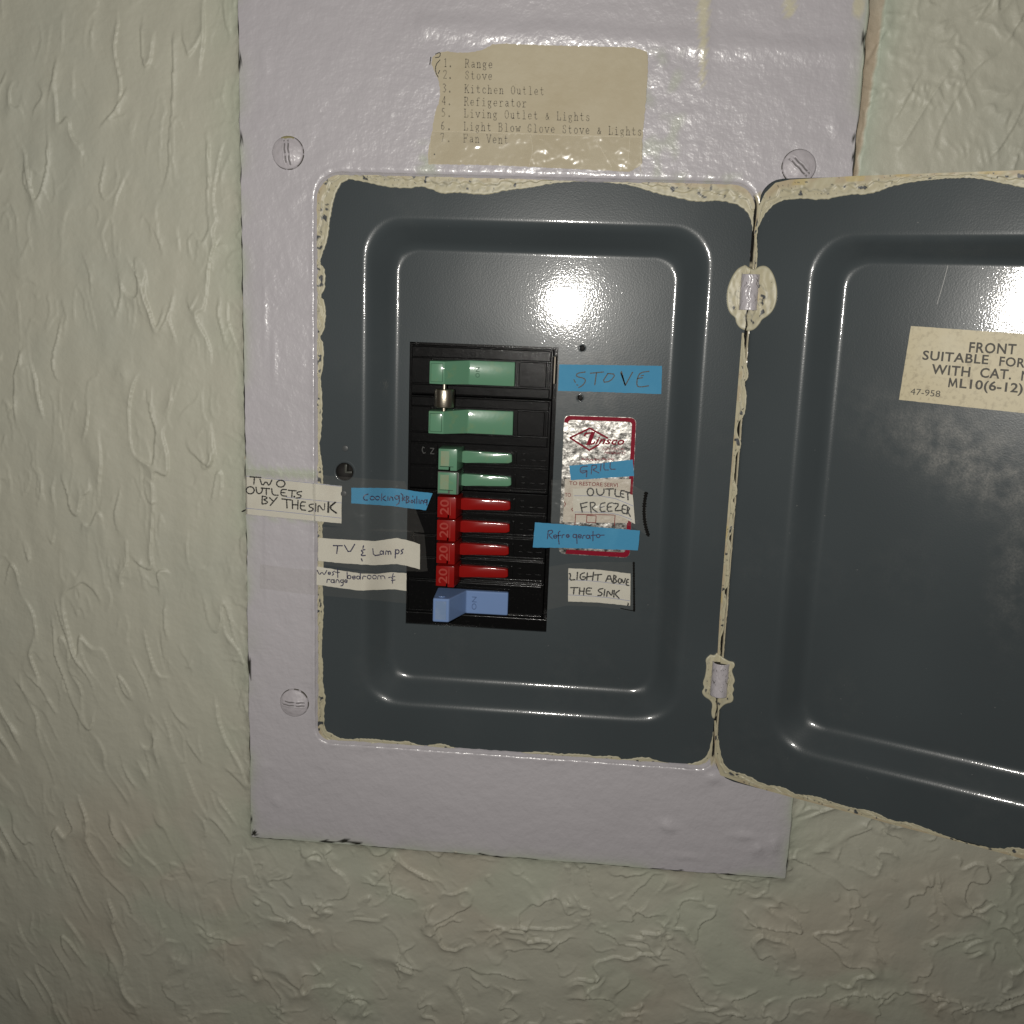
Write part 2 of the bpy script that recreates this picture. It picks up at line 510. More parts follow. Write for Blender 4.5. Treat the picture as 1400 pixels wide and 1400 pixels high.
def wall_height(x, z):
    zz = np.linspace(-2000, 2000, 4001)
    slope = -0.42 * sstep(-90, -300, zz) * np.where(zz < -90, 1, 0) + 0.10 * sstep(-40, 120, zz)
    lean = np.cumsum(slope)
    lx = np.interp(z, zz, lean)
    wx = x + 5 * pnoise(x / 45, z / 45, 3); wz = z + 8 * pnoise(x / 45 + 9, z / 45, 4)
    xr = wx - lx
    # trowel drags running down the left side
    mod1 = sstep(-.15, .45, pnoise(x / 26, z / 38, 11)); mod2 = sstep(-.1, .5, pnoise(x / 22, z / 34, 12))
    mod3 = sstep(-.05, .5, pnoise(x / 16, z / 24, 13))
    A = 1.0 * mod1 * ledge(pnoise(xr / 21, wz / 80, 21) + .32 * pnoise(xr / 10, wz / 28, 22), .17)
    A += .8 * mod2 * ledge(pnoise(xr / 16, wz / 62, 23) + .35 * pnoise(xr / 8, wz / 22, 24) - .1, .15)
    A += .32 * mod3 * ledge(pnoise(xr / 8, wz / 30, 25) + .25 * pnoise(xr / 4, wz / 12, 26), .2)
    A += .30 * pnoise(xr / 12, wz / 45, 27)
    # looser swirls below and to the right
    ux = x + 14 * pnoise(x / 45, z / 40, 31) + 4 * pnoise(x / 14, z / 14, 32)
    uz = z + 14 * pnoise(x / 45 + 7, z / 40, 33) + 4 * pnoise(x / 14 + 7, z / 14, 34)
    B = 1.25 * sstep(-.25, .3, pnoise(x / 30, z / 26, 35)) * ledge(pnoise(ux / 40, uz / 26, 36) + .25 * pnoise(ux / 12, uz / 9, 37), .16)
    B += 1.0 * sstep(-.15, .35, pnoise(x / 24, z / 22, 38)) * ledge(pnoise(ux / 26, uz / 30, 39) + .3 * pnoise(ux / 8, uz / 8, 40), .15)
    B += .5 * sstep(.1, .5, pnoise(x / 15, z / 15, 41)) * ledge(pnoise(ux / 11, uz / 11, 42), .2)
    B += .4 * pnoise(x / 20, z / 16, 43)
    # stippled patch at the upper right
    C = .24 * pnoise(ux / 5.5, uz / 7, 51) + .5 * sstep(-.2, .4, pnoise(x / 12, z / 14, 52)) * ledge(pnoise(ux / 7, uz / 9, 53), .3, .3)
    C += .7 * sstep(0, .4, pnoise(x / 18, z / 40, 54)) * ledge(pnoise((x - .35 * z) / 14, (z + .35 * x) / 70, 55), .15)
    wA = sstep(-165, -215, x) * np.where(x < -165, 1, 0)
    wA = wA * (1 - .75 * sstep(-300, -400, z) * sstep(-290, -230, x))
    wC = np.where(x > 80, sstep(-60, 30, z), 0)
    h = 1.6 * (A * wA + (1 - wA) * (B * (1 - wC) + C * wC))
    h = h + .12 * pnoise(x / 3.6, z / 4, 61) * sstep(0, .5, pnoise(x / 40, z / 40, 62)) + .14 * pnoise(x / 8, z / 9, 63)
    return h

def axis_steps(lo, hi, step, far0, far1, nfar=26):
    mid = np.arange(lo, hi + step, step)
    a = lo - (np.linspace(1, 0, nfar, endpoint=False)**2) * (lo - far0)
    b = mid[-1] + (np.linspace(0, 1, nfar + 1)[1:]**2) * (far1 - mid[-1])
    return np.r_[a, mid, b]

def build_wall():
    xs = axis_steps(-370, 272, 0.76, -1500, 1500); zs = axis_steps(-470, 162, 0.76, -1400, 1300)
    X, Zg = np.meshgrid(xs, zs)
    d = sdf(X, Zg, COVER, 1.0)
    h = wall_height(X, Zg) * (1 - .7 * np.exp(-np.maximum(d, 0) / 5.0))
    near = np.exp(-np.maximum(d, 0) / 3.2)
    h = WALL + h + near * (2.6 + .8 * pnoise(X / 9, Zg / 9, 71) + .5 * pnoise(X / 3, Zg / 3, 72))
    h = np.where(d < -1.5, WALL - .6, h)
    h = np.where(d < -9, -60.0, h)                     # the box set into the wall behind the panel
    base = np.array([.445, .439, .364]); mint = np.array([.415, .445, .355]); pink = np.array([.435, .405, .33])
    mm = np.exp(-np.maximum(d, 0) / 11) * sstep(-.35, .35, pnoise(X / 30, Zg / 30, 73)) * .9
    mm = np.maximum(mm, .5 * sstep(.12, .42, pnoise(X / 55, Zg / 40, 74)) * sstep(-250, -330, Zg) * (Zg < -250))
    pk = .8 * sstep(-.25, .35, pnoise(X / 90 + .5, Zg / 60 + .3, 75)) * np.where(Zg < -255, sstep(-255, -330, Zg), 0)
    col = base + (pink - base) * pk[..., None]
    col = col + (mint - col) * mm[..., None]
    # bare tan strip beside the cover's upper right edge
    wd = 3.4 + 4.4 * sstep(60, 145, Zg) + 1.2 * pnoise(X * 0, Zg / 9, 77)
    tn = ((X > COVER[1] - 1) & (Zg > 40)) * sstep(wd + .8, wd - .4, X - COVER[1]) * np.where(X - COVER[1] < wd + .8, 1, 0)
    h = h - .9 * tn
    col = col + (np.array([.40, .335, .25]) - col) * tn[..., None]
    mt = ((X > COVER[1] + 2) & (Zg > 30)) * np.exp(-np.maximum(X - COVER[1] - wd, 0) / 6) * (1 - tn) * .8
    col = col + (np.array([.40, .46, .375]) - col) * mt[..., None]
    chip = (near > .7) & (pnoise(X / 5, Zg / 5, 76) > .6)
    tan = np.array([.40, .30, .19])
    col = np.where(chip[..., None], tan, col)
    V = np.stack([X, h, Zg], -1).reshape(-1, 3)
    o = mesh('wall', V, gridfaces(len(zs), len(xs)), M['wall'], cols=col.reshape(-1, 3))
    o['kind'] = 'structure'
    o['label'] = 'rough trowelled plaster wall painted pale grey green'
    return o

build_wall()

# ---------------------------------------------------------------- the panel
panel = thing('electrical_panel', 'lavender painted steel breaker panel with grey inside and its door swung open', 'electrical panel', (-37, 0, -311.5))

def rrect_contour(rect, r, n_arc, n_edge):
    x0, x1, z0, z1 = rect
    pts, par = [], []
    rr = r if isinstance(r, (list, tuple)) else [r] * 4
    cs = [(x1 - rr[0], z1 - rr[0], 0, rr[0]), (x0 + rr[1], z1 - rr[1], 90, rr[1]), (x0 + rr[2], z0 + rr[2], 180, rr[2]), (x1 - rr[3], z0 + rr[3], 270, rr[3])]
    for k, (cx, cz, a0, rk) in enumerate(cs):
        arc = [(cx + rk * math.cos(math.radians(a)), cz + rk * math.sin(math.radians(a))) for a in np.linspace(a0, a0 + 90, n_arc)]
        nx = cs[(k + 1) % 4]
        nxt = (nx[0] + nx[3] * math.cos(math.radians(nx[2])), nx[1] + nx[3] * math.sin(math.radians(nx[2])))
        pts += arc
        pts += [tuple(np.array(arc[-1]) * (1 - t) + np.array(nxt) * t) for t in np.linspace(0, 1, n_edge + 2)[1:-1]]
    return np.array(pts)

def cover_relief(x, z):
    """lumps, drips and painted over tape on the cover"""
    h = .20 * pnoise(x / 16, z / 16, 101) + .12 * pnoise(x / 6, z / 6, 102)
    def bump(u, v, ru, rv, a, ang=0):
        cx, cz = at(u, v, 0); s = 545 / 1422
        dx, dz = x - cx, z - cz
        c, sn = math.cos(ang), math.sin(ang)
        q = ((dx * c + dz * sn) / (ru * s))**2 + ((-dx * sn + dz * c) / (rv * s))**2
        return a * np.exp(-q * 1.4)
    for b in [(912, 1130, 14, 9, 1.4, -.4), (1018, 1143, 22, 8, 1.0, 0), (1036, 1160, 10, 9, 1.4, 0), (1058, 1155, 11, 10, 1.7, 0),
              (975, 1064, 14, 9, 1.4, 0), (940, 1172, 30, 5, .6, 0), (358, 1048, 14, 7, .8, .5), (378, 1095, 8, 10, .8, 0),
              (362, 90, 6, 16, .5, 0), (905, 85, 9, 14, .9, 0), (905, 104, 18, 5, .7, 0), (1065, 38, 9, 7, .6, .5), (1143, 172, 9, 16, .6, .4),
              (1128, 210, 10, 10, .5, 0), (375, 490, 5, 30, .5, 0), (362, 430, 4, 50, .4, 0), (962, 60, 9, 70, .9, 0), (945, 155, 30, 8, .3, .2),
              (430, 20, 30, 5, .4, 0), (720, 140, 5, 20, .3, 0), (372, 640, 12, 5, .7, 0), (445, 215, 26, 5, .6, .6)]:
        h = h + bump(*b)
    def plate(u0, u1, v0, v1, a, soft=1.2):
        x0, zt = at(u0, v0); x1, _ = at(u1, v0); _, zb = at(u0, v1)
        d = sdf(x, z + .045 * (x - x0), (x0, x1, zb, zt), 3)
        return a * sstep(soft, -soft, d) * 1.0
    def plate2(*a):
        return plate(*a)
    h = h + (1 - sstep(-1.6, 1.6, sdf(x, z + .045 * (x + 100), (-100, 130, 128.5, 137), 3))) * .8
    h = h + (1 - sstep(-.8, .8, sdf(x, z + .045 * (x + 178), (-181, -140, -170, -112), 2))) * .28
    h = h + (1 - sstep(-.8, .8, sdf(x, z + .045 * (x + 178), (-190, -140, -123, -94), 2))) * .25
    return h

def build_cover():
    na, ne = 14, 150
    inn = rrect_contour(OPEN, [13, 15, 9, 9], na, ne)
    # matching outer contour: same ordering, square corners
    x0, x1, z0, z1 = COVER
    out = rrect_contour(COVER, [1.2] * 4, na, ne)
    n = len(inn)
    rows, lab = [], []
    nrm = np.roll(inn, -1, 0) - np.roll(inn, 1, 0)
    nrm = np.stack([-nrm[:, 1], nrm[:, 0]], 1); nrm /= np.linalg.norm(nrm, axis=1)[:, None]   # points into the opening
    # the lip rolling down into the opening
    R = 2.0
    wv = .6 * pnoise(inn[:, 0] / 9, inn[:, 1] / 9, 111) + .7 * pnoise(inn[:, 0] / 3, inn[:, 1] / 3, 112)
    for a in np.linspace(0, 90, 7):
        off = (1 - math.sin(math.radians(a))) * R
        hh = -R + R * math.cos(math.radians(90 - a)) if True else 0
        p = inn + nrm * (off * (1 + .25 * wv))[:, None]
        rows.append(np.stack([p[:, 0], np.full(n, hh) - (.9 if a == 0 else 0), p[:, 1]], 1))
    K = 46
    for k in np.r_[np.linspace(0, .975, K)[1:], .983, .989, .993, .996, .998, 1.0]:
        kk = k
        p = inn * (1 - kk) + out * kk
        rows.append(np.stack([p[:, 0], np.zeros(n), p[:, 1]], 1))
    G = np.array(rows)
    rel = cover_relief(G[..., 0], G[..., 2])
    dout = -sdf(G[..., 0], G[..., 2], COVER, 1.2)
    fade = np.ones(G.shape[:2]); fade[:7] = np.linspace(.15, 1, 7)[:, None]
    rel = rel + np.exp(-((np.arange(len(G)) - 5) / 3.0)**2)[:, None] * .36 * (pnoise(G[..., 0] / 2.2, G[..., 2] / 2.2, 121) + pnoise(G[..., 0] / 1.2, G[..., 2] / 1.2, 122) * .5)
    bead = .35 * np.exp(-((np.arange(len(G)) - 6) / 2.2)**2)[:, None] * (1 + .8 * pnoise(G[..., 0] / 5, G[..., 2] / 5, 113))
    G[..., 1] += rel * fade + bead
    # outer edge: round off and drop to the wall
    e = []
    last = G[-1].copy()
    onrm = out - np.roll(out, 1, 0)
    for dx, dh in ((.3, -.3), (.55, -1.0), (.7, -5.0)):
        c = np.array([(x0 + x1) / 2, (z0 + z1) / 2])
        q = out.copy()
        nx = np.where(np.abs(out[:, 0] - x1) < 2.5, 1, np.where(np.abs(out[:, 0] - x0) < 2.5, -1, 0)); nz = np.where(np.abs(out[:, 1] - z1) < 2.5, 1, np.where(np.abs(out[:, 1] - z0) < 2.5, -1, 0))
        wob = 1 + 1.6 * pnoise(out[:, 0] / 10, out[:, 1] / 10, 114) + .9 * pnoise(out[:, 0] / 3, out[:, 1] / 3, 125)
        e.append(np.stack([q[:, 0] + nx * dx * wob, last[:, 1] + dh, q[:, 1] + nz * dx * wob], 1))
    G = np.concatenate([G, np.array(e)], 0)
    x, z = G[..., 0], G[..., 2]
    lav = np.array([.455, .435, .462]); mint = np.array([.41, .44, .36]); cream = np.array([.52, .49, .38]); dark = np.array([.03, .03, .025])
    col = np.tile(lav, (*G.shape[:2], 1)) * (1 + .03 * pnoise(x / 40, z / 40, 115))[..., None]
    d = -sdf(x, z, COVER, 1.2)
    mm = np.exp(-np.maximum(d, 0) / 2.6) * sstep(-.5, .3, pnoise(x / 25, z / 25, 116))
    def patch(u0, u1, v0, v1, soft=3):
        xa, za = at(u0, v0); xb, zb = at(u1, v1)
        return 1 - sstep(-soft, soft, sdf(x, z, (xa, xb, zb, za), 1))
    mm = np.maximum(mm, .8 * patch(572, 600, 195, 238) * sstep(-.4, .2, pnoise(x / 6, z / 6, 117)))
    mm = np.maximum(mm, .6 * patch(884, 930, 70, 245, 2) * sstep(.0, .5, pnoise(x / 8, z / 12, 118)))
    mm = np.maximum(mm, .9 * patch(335, 432, 638, 655, 1)); mm = np.maximum(mm, .7 * patch(335, 432, 706, 714, 1))
    mm = np.maximum(mm, .55 * patch(885, 1010, 236, 262, 2) * sstep(-.2, .4, pnoise(x / 9, z / 9, 119)))
    col += (mint - col) * np.clip(mm, 0, 1)[..., None]
    xa, za = at(962, 0); xb, zb = at(962, 118)
    dr = (1 - sstep(2.2, 3.2, np.abs(x - xa + .06 * (z - za)) / (.35 + .65 * sstep(-zb * 0 + zb - 2, zb + 45, z)))) * sstep(zb - 2, zb + 2, z)
    for uu in (1080, 1174):
        xq, zq = at(uu, 8)
        dr = np.maximum(dr, 1 - sstep(.7, 1.1, np.hypot((x - xq) / 3, (z - zq) / 6)))
    col += (cream - col) * dr[..., None]
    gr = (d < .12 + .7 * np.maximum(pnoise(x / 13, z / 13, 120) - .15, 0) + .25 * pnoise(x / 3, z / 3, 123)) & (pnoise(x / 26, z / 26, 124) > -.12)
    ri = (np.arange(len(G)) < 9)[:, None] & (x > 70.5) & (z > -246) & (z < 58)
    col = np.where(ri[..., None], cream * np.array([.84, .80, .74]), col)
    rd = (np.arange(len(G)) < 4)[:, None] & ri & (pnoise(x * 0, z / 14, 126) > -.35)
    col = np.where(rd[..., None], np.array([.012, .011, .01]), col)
    for (u, v, ra, rb) in ((347, 1139, 2.0, 1.6), (343, 1120, .9, 2.2), (341, 905, .8, 3.5), (342, 920, .7, 2.5), (450, 1151, 5, .6), (472, 1150, 5, 1.0), (488, 1153, 3, .7), (662, 1170, 2.2, 1.0), (655, 1167, 1.5, .5), (905, 1187, .7, .6), (930, 1189, .8, .5),
                          (1183, 66, .8, 3.2), (1181, 52, .7, 3.0), (1167, 190, .5, 2.4), (1166, 212, .5, 2.0), (328, 82, .7, 2.0), (330, 188, .8, 2.6)):
        xq, zq = at(u, v)
        col = np.where((np.hypot((x - xq) / ra, (z - zq) / rb) + .5 * pnoise(x / .9, z / .9, 127) < 1)[..., None], dark, col)
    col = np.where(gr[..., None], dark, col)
    o = mesh('cover', G.reshape(-1, 3), gridfaces(len(G), n, wrap=True), M['cover'], panel, cols=col.reshape(-1, 3), flip=True)
    return o
build_cover()

def cut_axis(lo, hi, step, cuts):
    a = [lo]
    for c in list(cuts) + [hi]:
        k = max(1, int(round((c - a[-1]) / step)))
        a += list(np.linspace(a[-1], c, k + 1)[1:])
    return np.array(a)

def grey_cols(x, z, seed):
    base = np.array([.051, .061, .066])
    return np.tile(base, (*x.shape, 1)) * (1 + .10 * pnoise(x / 60, z / 60, seed))[..., None]

HOLES = []
def build_dead_front():
    xs = cut_axis(-155, 74, .8, (CUT[0], CUT[1])); zs = cut_axis(-252, 65.5, .8, (CUT[2], CUT[3]))
    X, Zg = np.meshgrid(xs, zs)
    h = SEAT + (PAN - SEAT) * pan_profile(X, Zg, PO, PI, 20, 12) + .05 * pnoise(X / 50, Zg / 50, 130)
    F = gridfaces(len(zs), len(xs))
    V = np.stack([X, h, Zg], -1).reshape(-1, 3)
    fc = V[F].mean(1)
    keep = sdf(fc[:, 0], fc[:, 2], (CUT[0], CUT[1], CUT[2], CUT[3]), 0.01) > 0
    for (hx, hz, r) in HOLES: keep &= np.hypot(fc[:, 0] - hx, fc[:, 2] - hz) > r
    F = F[keep]
    # turned back edge of the cutout
    nb = len(V)
    x0, x1, z0, z1 = CUT
    e = [(x0, PAN, z0), (x1, PAN, z0), (x1, PAN, z1), (x0, PAN, z1)]
    e2 = [(x, PAN - 1.6, z) for x, _, z in e]
    V = np.vstack([V, e, e2])
    F2 = np.array([[nb + i, nb + (i + 1) % 4, nb + 4 + (i + 1) % 4, nb + 4 + i] for i in range(4)])
    F = np.vstack([F, F2])
    col = grey_cols(V[:, 0], V[:, 2], 131)
    ds = .05 * sstep(-.1, .5, pnoise(V[:, 0] / 30, V[:, 2] / 45, 132)) + .5 * np.exp(-(((V[:, 0] + 8) / 22)**2 + ((V[:, 2] + 36) / 22)**2))
    return mesh('dead_front', V, F, M['grey'], panel, cols=col, dust=ds)

hpos = []
for (u, v, r) in ((796, 476, 1.55), (793, 544, 1.55), (471, 645, 5.0)):
    p = front(np.array([float(u)]), np.array([float(v)]), 0, lambda x, z, o: H(x, z))[0]
    hpos.append((p, r)); HOLES.append((p[0], p[2], r * 1.05))
dead = build_dead_front()
for i, (p, r) in enumerate(hpos):
    prof = [(r * 1.22 + .45, -.02), (r * 1.12 + .2, .12), (r * 1.0, .05), (r * .96, -.4), (r * .96, -7), (0.01, -7)]
    seg = 40
    rows = [[(p[0] + a * math.cos(t), p[1] + b, p[2] + a * math.sin(t)) for t in np.linspace(0, 2 * np.pi, seg, endpoint=False)] for a, b in prof]
    F = gridfaces(len(prof), seg, wrap=True)
    mi = (np.arange(len(F)) // seg >= 3).astype(int)
    V = np.array(rows).reshape(-1, 3)
    mesh('latch_hole' if i == 2 else 'screw_hole', V, F, [M['grey'], M['void']], panel, matidx=mi, cols=grey_cols(V[:, 0], V[:, 2], 131))
    if i == 2:
        mb = MB(); mb.box(p[0] - .5, p[0] + .7, p[2] - .5, p[2] + 3.6, p[1] - 6.5, p[1] - 2.2, .15)
        mb.box(p[0] - .5, p[0] + 3.4, p[2] - 1.2, p[2] - .2, p[1] - 6.5, p[1] - 2.6, .15)
        mb.build('latch_tongue', M['olive'], panel)
# little rivet dimples above and below the latch
for (u, v) in ((472, 613), (470, 675)):
    p = front(np.array([float(u)]), np.array([float(v)]), 0, lambda x, z, o: H(x, z))[0]
    mb = MB(); mb.tube((p[0], p[1] - .2, p[2]), (p[0], p[1] + .45, p[2]), 1.7, 24, 0, .3)
    mb.build('rivet', M['rivet'], panel, flat=None)

# dark interior behind the cutout
mb = MB()
mb.box(CUT[0] - 6, CUT[1] + 6, CUT[2] - 6, CUT[3] + 6, -26, -22)
mb.box(CUT[0] - .5, CUT[1] + .6, CUT[2] - .5, -172.6, -22, -12.2, .5)
mb.box(CUT[0] - .5, CUT[0] + 1.2, -172, -22, -22, -12.4, .3)
mb.build('breaker_base', M['black'], panel)
mb = MB()
mb.box(-25.7, -24.8, -41, -26.5, -16, -11.0, .2)
mb.build('bracket', M['steel'], panel)

# screws
def build_screw(x, z, ang, seed, tilt=0.0):
    r = 8.5
    rad = np.r_[np.linspace(.0, r - 1.0, 44), r - .6, r - .3, r - .05, r + .05, r + .3]
    nseg = 200
    th = np.linspace(0, 2 * np.pi, nseg, endpoint=False)
    Rg, Tg = np.meshgrid(rad, th, indexing='ij')
    xx, zz = Rg * np.cos(Tg), Rg * np.sin(Tg)
    hh = 2.7 * (1 - (Rg / (r + 1.2))**2) + .35
    hh = np.where(Rg > r - .35, .45, hh); hh = np.where(Rg > r - .1, -.5, hh)
    c, s = math.cos(ang), math.sin(ang)
    across = -xx * s + zz * c; along = xx * c + zz * s
    wb = across + .12 * np.sin(along * 1.3 + seed)
    inr = sstep(6.6, 5.9, np.abs(along)) * np.where(np.abs(along) < 6.6, 1, 0)
    grv = (np.exp(-((wb - .95) / .28)**2) * (along > -5) + np.exp(-((wb + .95) / .28)**2)) * inr
    hh = hh - grv * .8 + np.exp(-(wb / .6)**2) * inr * .15 + np.exp(-((np.abs(wb) - 1.7) / .4)**2) * inr * .15
    hh = hh + .16 * pnoise((xx + x) / 2.6, (zz + z) / 2.6, seed)
    V = np.stack([x + xx, hh + .15 + .012 * tilt * xx, z + zz], -1).reshape(-1, 3)
    col = np.tile(np.array([.44, .415, .44]), (len(V), 1))
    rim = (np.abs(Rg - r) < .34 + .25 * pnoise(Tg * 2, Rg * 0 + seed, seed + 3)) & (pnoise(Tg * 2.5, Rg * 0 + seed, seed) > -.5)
    col = np.where(rim.reshape(-1)[:, None], np.array([.05, .045, .03]), col)  # shadow round the screw head's rim tinted into the colour
    gm = np.clip(grv.reshape(-1), 0, 1)[:, None] * .9 * (pnoise(along / 2, across * 0 + seed, seed + 1).reshape(-1)[:, None] > -.35)
    col = col + (np.array([.10, .095, .09]) - col) * gm
    nick = ((Rg > r - 1.6 + .8 * pnoise(Tg * 3, Rg / 2, seed + 2)) & (np.abs((Tg - 1.1) % (2 * np.pi)) < .9)).reshape(-1)[:, None] & (seed == 141)
    col = np.where(nick, np.array([.30, .27, .14]), col)
    return mesh('screw', V, gridfaces(len(rad), nseg, wrap=True), M['screw'], panel, cols=col)
build_screw(-165.7, 71.3, math.radians(95), 141)
build_screw(90.8, 70.7, math.radians(-42), 142)
build_screw(-164.3, -226.2, math.radians(-2), 143)

# ---- ragged paint left round the opening
def paint_cols(x, z, edge, seed, holes=.42):
    """edge 0 at the outer side, 1 at the feathered side"""
    cream = np.array([.43, .395, .275]); tan = np.array([.385, .315, .21]); grey = np.array([.29, .28, .22]); yel = np.array([.45, .35, .13]); dk = np.array([.045, .05, .055])
    n1 = pnoise(x / 6, z / 6, seed); n2 = pnoise(x / 3.2, z / 3.2, seed + 1); n3 = pnoise(x / 12, z / 12, seed + 2)
    col = np.tile(cream, (*x.shape, 1)).astype(float)
    def mix(mask, c):
        nonlocal col
        col = col + (c - col) * np.clip(mask, 0, 1)[..., None]
    mix(.8 * sstep(.55, .15, edge) * (edge < .55) * sstep(-.3, .2, n1), tan)
    mix(.55 * np.exp(-((edge - .5 - .28 * n1 - .1 * n2) / .045)**2), grey * .7)
    mix(.45 * np.exp(-((edge - .8 - .15 * n2) / .04)**2) * (n3 > -.1), grey)
    mix(.55 * sstep(.3, .5, n3) * (edge < .3), yel)
    n4 = pnoise(x / 1.1, z / 1.4, seed + 9)
    mix(sstep(holes, holes + .05, n2 + .22 * n4) * (edge > .12) * (edge < .82) * (n3 > .3 - holes), dk)
    mix(((n4 > .66) & (edge < .9)) * .7, dk)
    mix(.5 * sstep(.86, .93, edge), np.array([.46, .44, .33]))
    return col

def paint_strip(name, inner, outer, place, parent, seed, thick=.7, nv=20, wob=.9, holes=.52):
    a = smooth_line(inner, .7, 1); n = len(a); b = resample(outer, n=n)
    a = a + wob * np.stack([pnoise(a[:, 0] / 5, a[:, 1] / 5, seed + 5), pnoise(a[:, 0] / 5 + 30, a[:, 1] / 5, seed + 5)], 1)
    k = np.linspace(0, 1, nv)
    k = np.r_[k, 1.0]
    rows = []
    for i, t in enumerate(k):
        p = b * (1 - t) + a * t
        n1 = pnoise(p[:, 0] / 14, p[:, 1] / 14, seed + 11); lay = .52 + .3 * n1
        off = thick * (.55 + .55 * sstep(.05, -.05, t - lay) * (t < lay + .05)) + .16
        if i == nv - 1: off = thick * .45
        if i == nv: off = -.25
        rows.append(place(p[:, 0], p[:, 1], off))
    G = np.array(rows)
    E = np.tile(k[:, None], (1, n))
    ax = 1
    lump = thick * .13 * pnoise(G[..., 0] / 2.6, G[..., 2] / 2.6, seed + 7) * (np.minimum(E * 4, 1) * (E < .98))
    if place is dplace or parent.name.startswith('door'):
        G[..., 0] += -DS * lump; G[..., 1] += DC * lump
    else: G[..., 1] += lump
    col = paint_cols(G[..., 0], G[..., 2], E, seed, holes)
    return mesh(name, G.reshape(-1, 3), gridfaces(len(k), n), M['cream'], parent, cols=col.reshape(-1, 3), flip=True)

def seatplace(u, v, off): return front(u, v, off, lambda x, z, o: SEAT + o + 0 * x)

top_in = [(471, 244), (498, 248.6), (525.7, 255.4), (556.6, 258), (575.4, 254.4), (591, 259), (604.6, 265.7), (625, 263), (640, 265), (666, 266.7), (690, 260.6), (724.6, 257), (752, 251),
          (800, 247), (843, 250.7), (868.6, 255), (898.6, 265), (928.6, 271), (950, 276.4), (988.6, 274), (1014, 282), (1026, 296), (1029, 318), (1028, 345), (1029, 368)]
top_out = [(452, 226), (526, 232), (640, 236), (760, 240), (886, 245), (1000, 251), (1031, 258), (1042, 275), (1036, 300), (1034, 330), (1031, 350), (1031, 368)]
paint_strip('paint_edge', top_in, top_out, seatplace, panel, 201, holes=.47)
left_in = [(480, 243), (462, 254), (452, 291), (448.6, 325.7), (440, 349.7), (437, 360), (444, 366), (445, 380), (444, 396), (438, 405), (444, 412), (446, 430), (443.4, 452.6), (437, 461),
           (443, 470), (442, 500), (438, 520), (441, 540), (440, 590), (436, 610), (442, 640), (441, 690), (443, 712), (440, 722), (443, 760), (441, 800), (443, 830), (439.4, 893), (442, 907), (441.4, 936), (446, 956), (443, 973), (444, 998.6),
           (454, 1003), (468.6, 1011), (503, 1009), (543, 1014), (557, 1012), (577, 1021), (603, 1015), (622, 1023)]
left_out = [(462, 228), (440, 240), (430, 262), (427, 330), (426, 440), (427, 640), (429, 840), (428, 960), (433, 1000), (445, 1018), (480, 1024), (560, 1030), (630, 1036)]
paint_strip('paint_edge', left_in[::-1], left_out[::-1], seatplace, panel, 211, holes=.12)
bot_in = [(700, 1031), (725, 1027), (750, 1028.6), (770, 1031), (786, 1030), (820, 1034), (843, 1033), (852, 1039), (882, 1034), (902, 1041), (930, 1046), (955, 1042), (966, 1034), (972, 1018), (975, 1000), (978, 985)]
bot_out = [(700, 1042), (780, 1046), (860, 1050), (940, 1055), (985, 1056), (986, 1020), (984, 985)]
paint_strip('paint_edge', bot_in[::-1], bot_out[::-1], seatplace, panel, 221, thick=.4)

# ---- the door
D_S1 = 224.0
D_Z0, D_Z1 = -253.0, 64.3
DREC = -10.0
_o = on_door(np.array([1098., 1078., 1300., 1240.]), np.array([400., 800., 322., 1064.]))
_i = on_door(np.array([1146., 1124., 1300., 1240.]), np.array([400., 800., 360., 1022.]), -9.5)
def _s(p): return (p[:, 0] - HX) * DC + (p[:, 1] - HH) * DS
so, si = _s(_o), _s(_i)
DO = (float((so[0] + so[1]) / 2) - 1.4, 0.0, float(_o[3, 2]) - 3.0, float(_o[2, 2]) + 1.0)
DI = (float((si[0] + si[1]) / 2) + 1.4, 0.0, float(_i[3, 2]) + 3.0, float(_i[2, 2]) - 1.0)
DO = (DO[0], D_S1 - DO[0] + 2, DO[2], DO[3]); DI = (DI[0], D_S1 - DI[0] + 2, DI[2], DI[3])
print('door pan', DO, DI)
_q = on_door(np.array([1405.]), np.array([408.]), DREC)
HIGHLIGHT_DENT = (float(_s(_q)[0]) + 45, float(_q[0, 2]) - 18)  # shallow dent added to pull the flash highlight across the door
def door_h(s, z):
    k = pan_profile(s, z, DO, DI, 20, 12)
    return DREC * k - 3.1 * k * np.exp(-((s - HIGHLIGHT_DENT[0])**2 + (z - HIGHLIGHT_DENT[1])**2) / 3600)

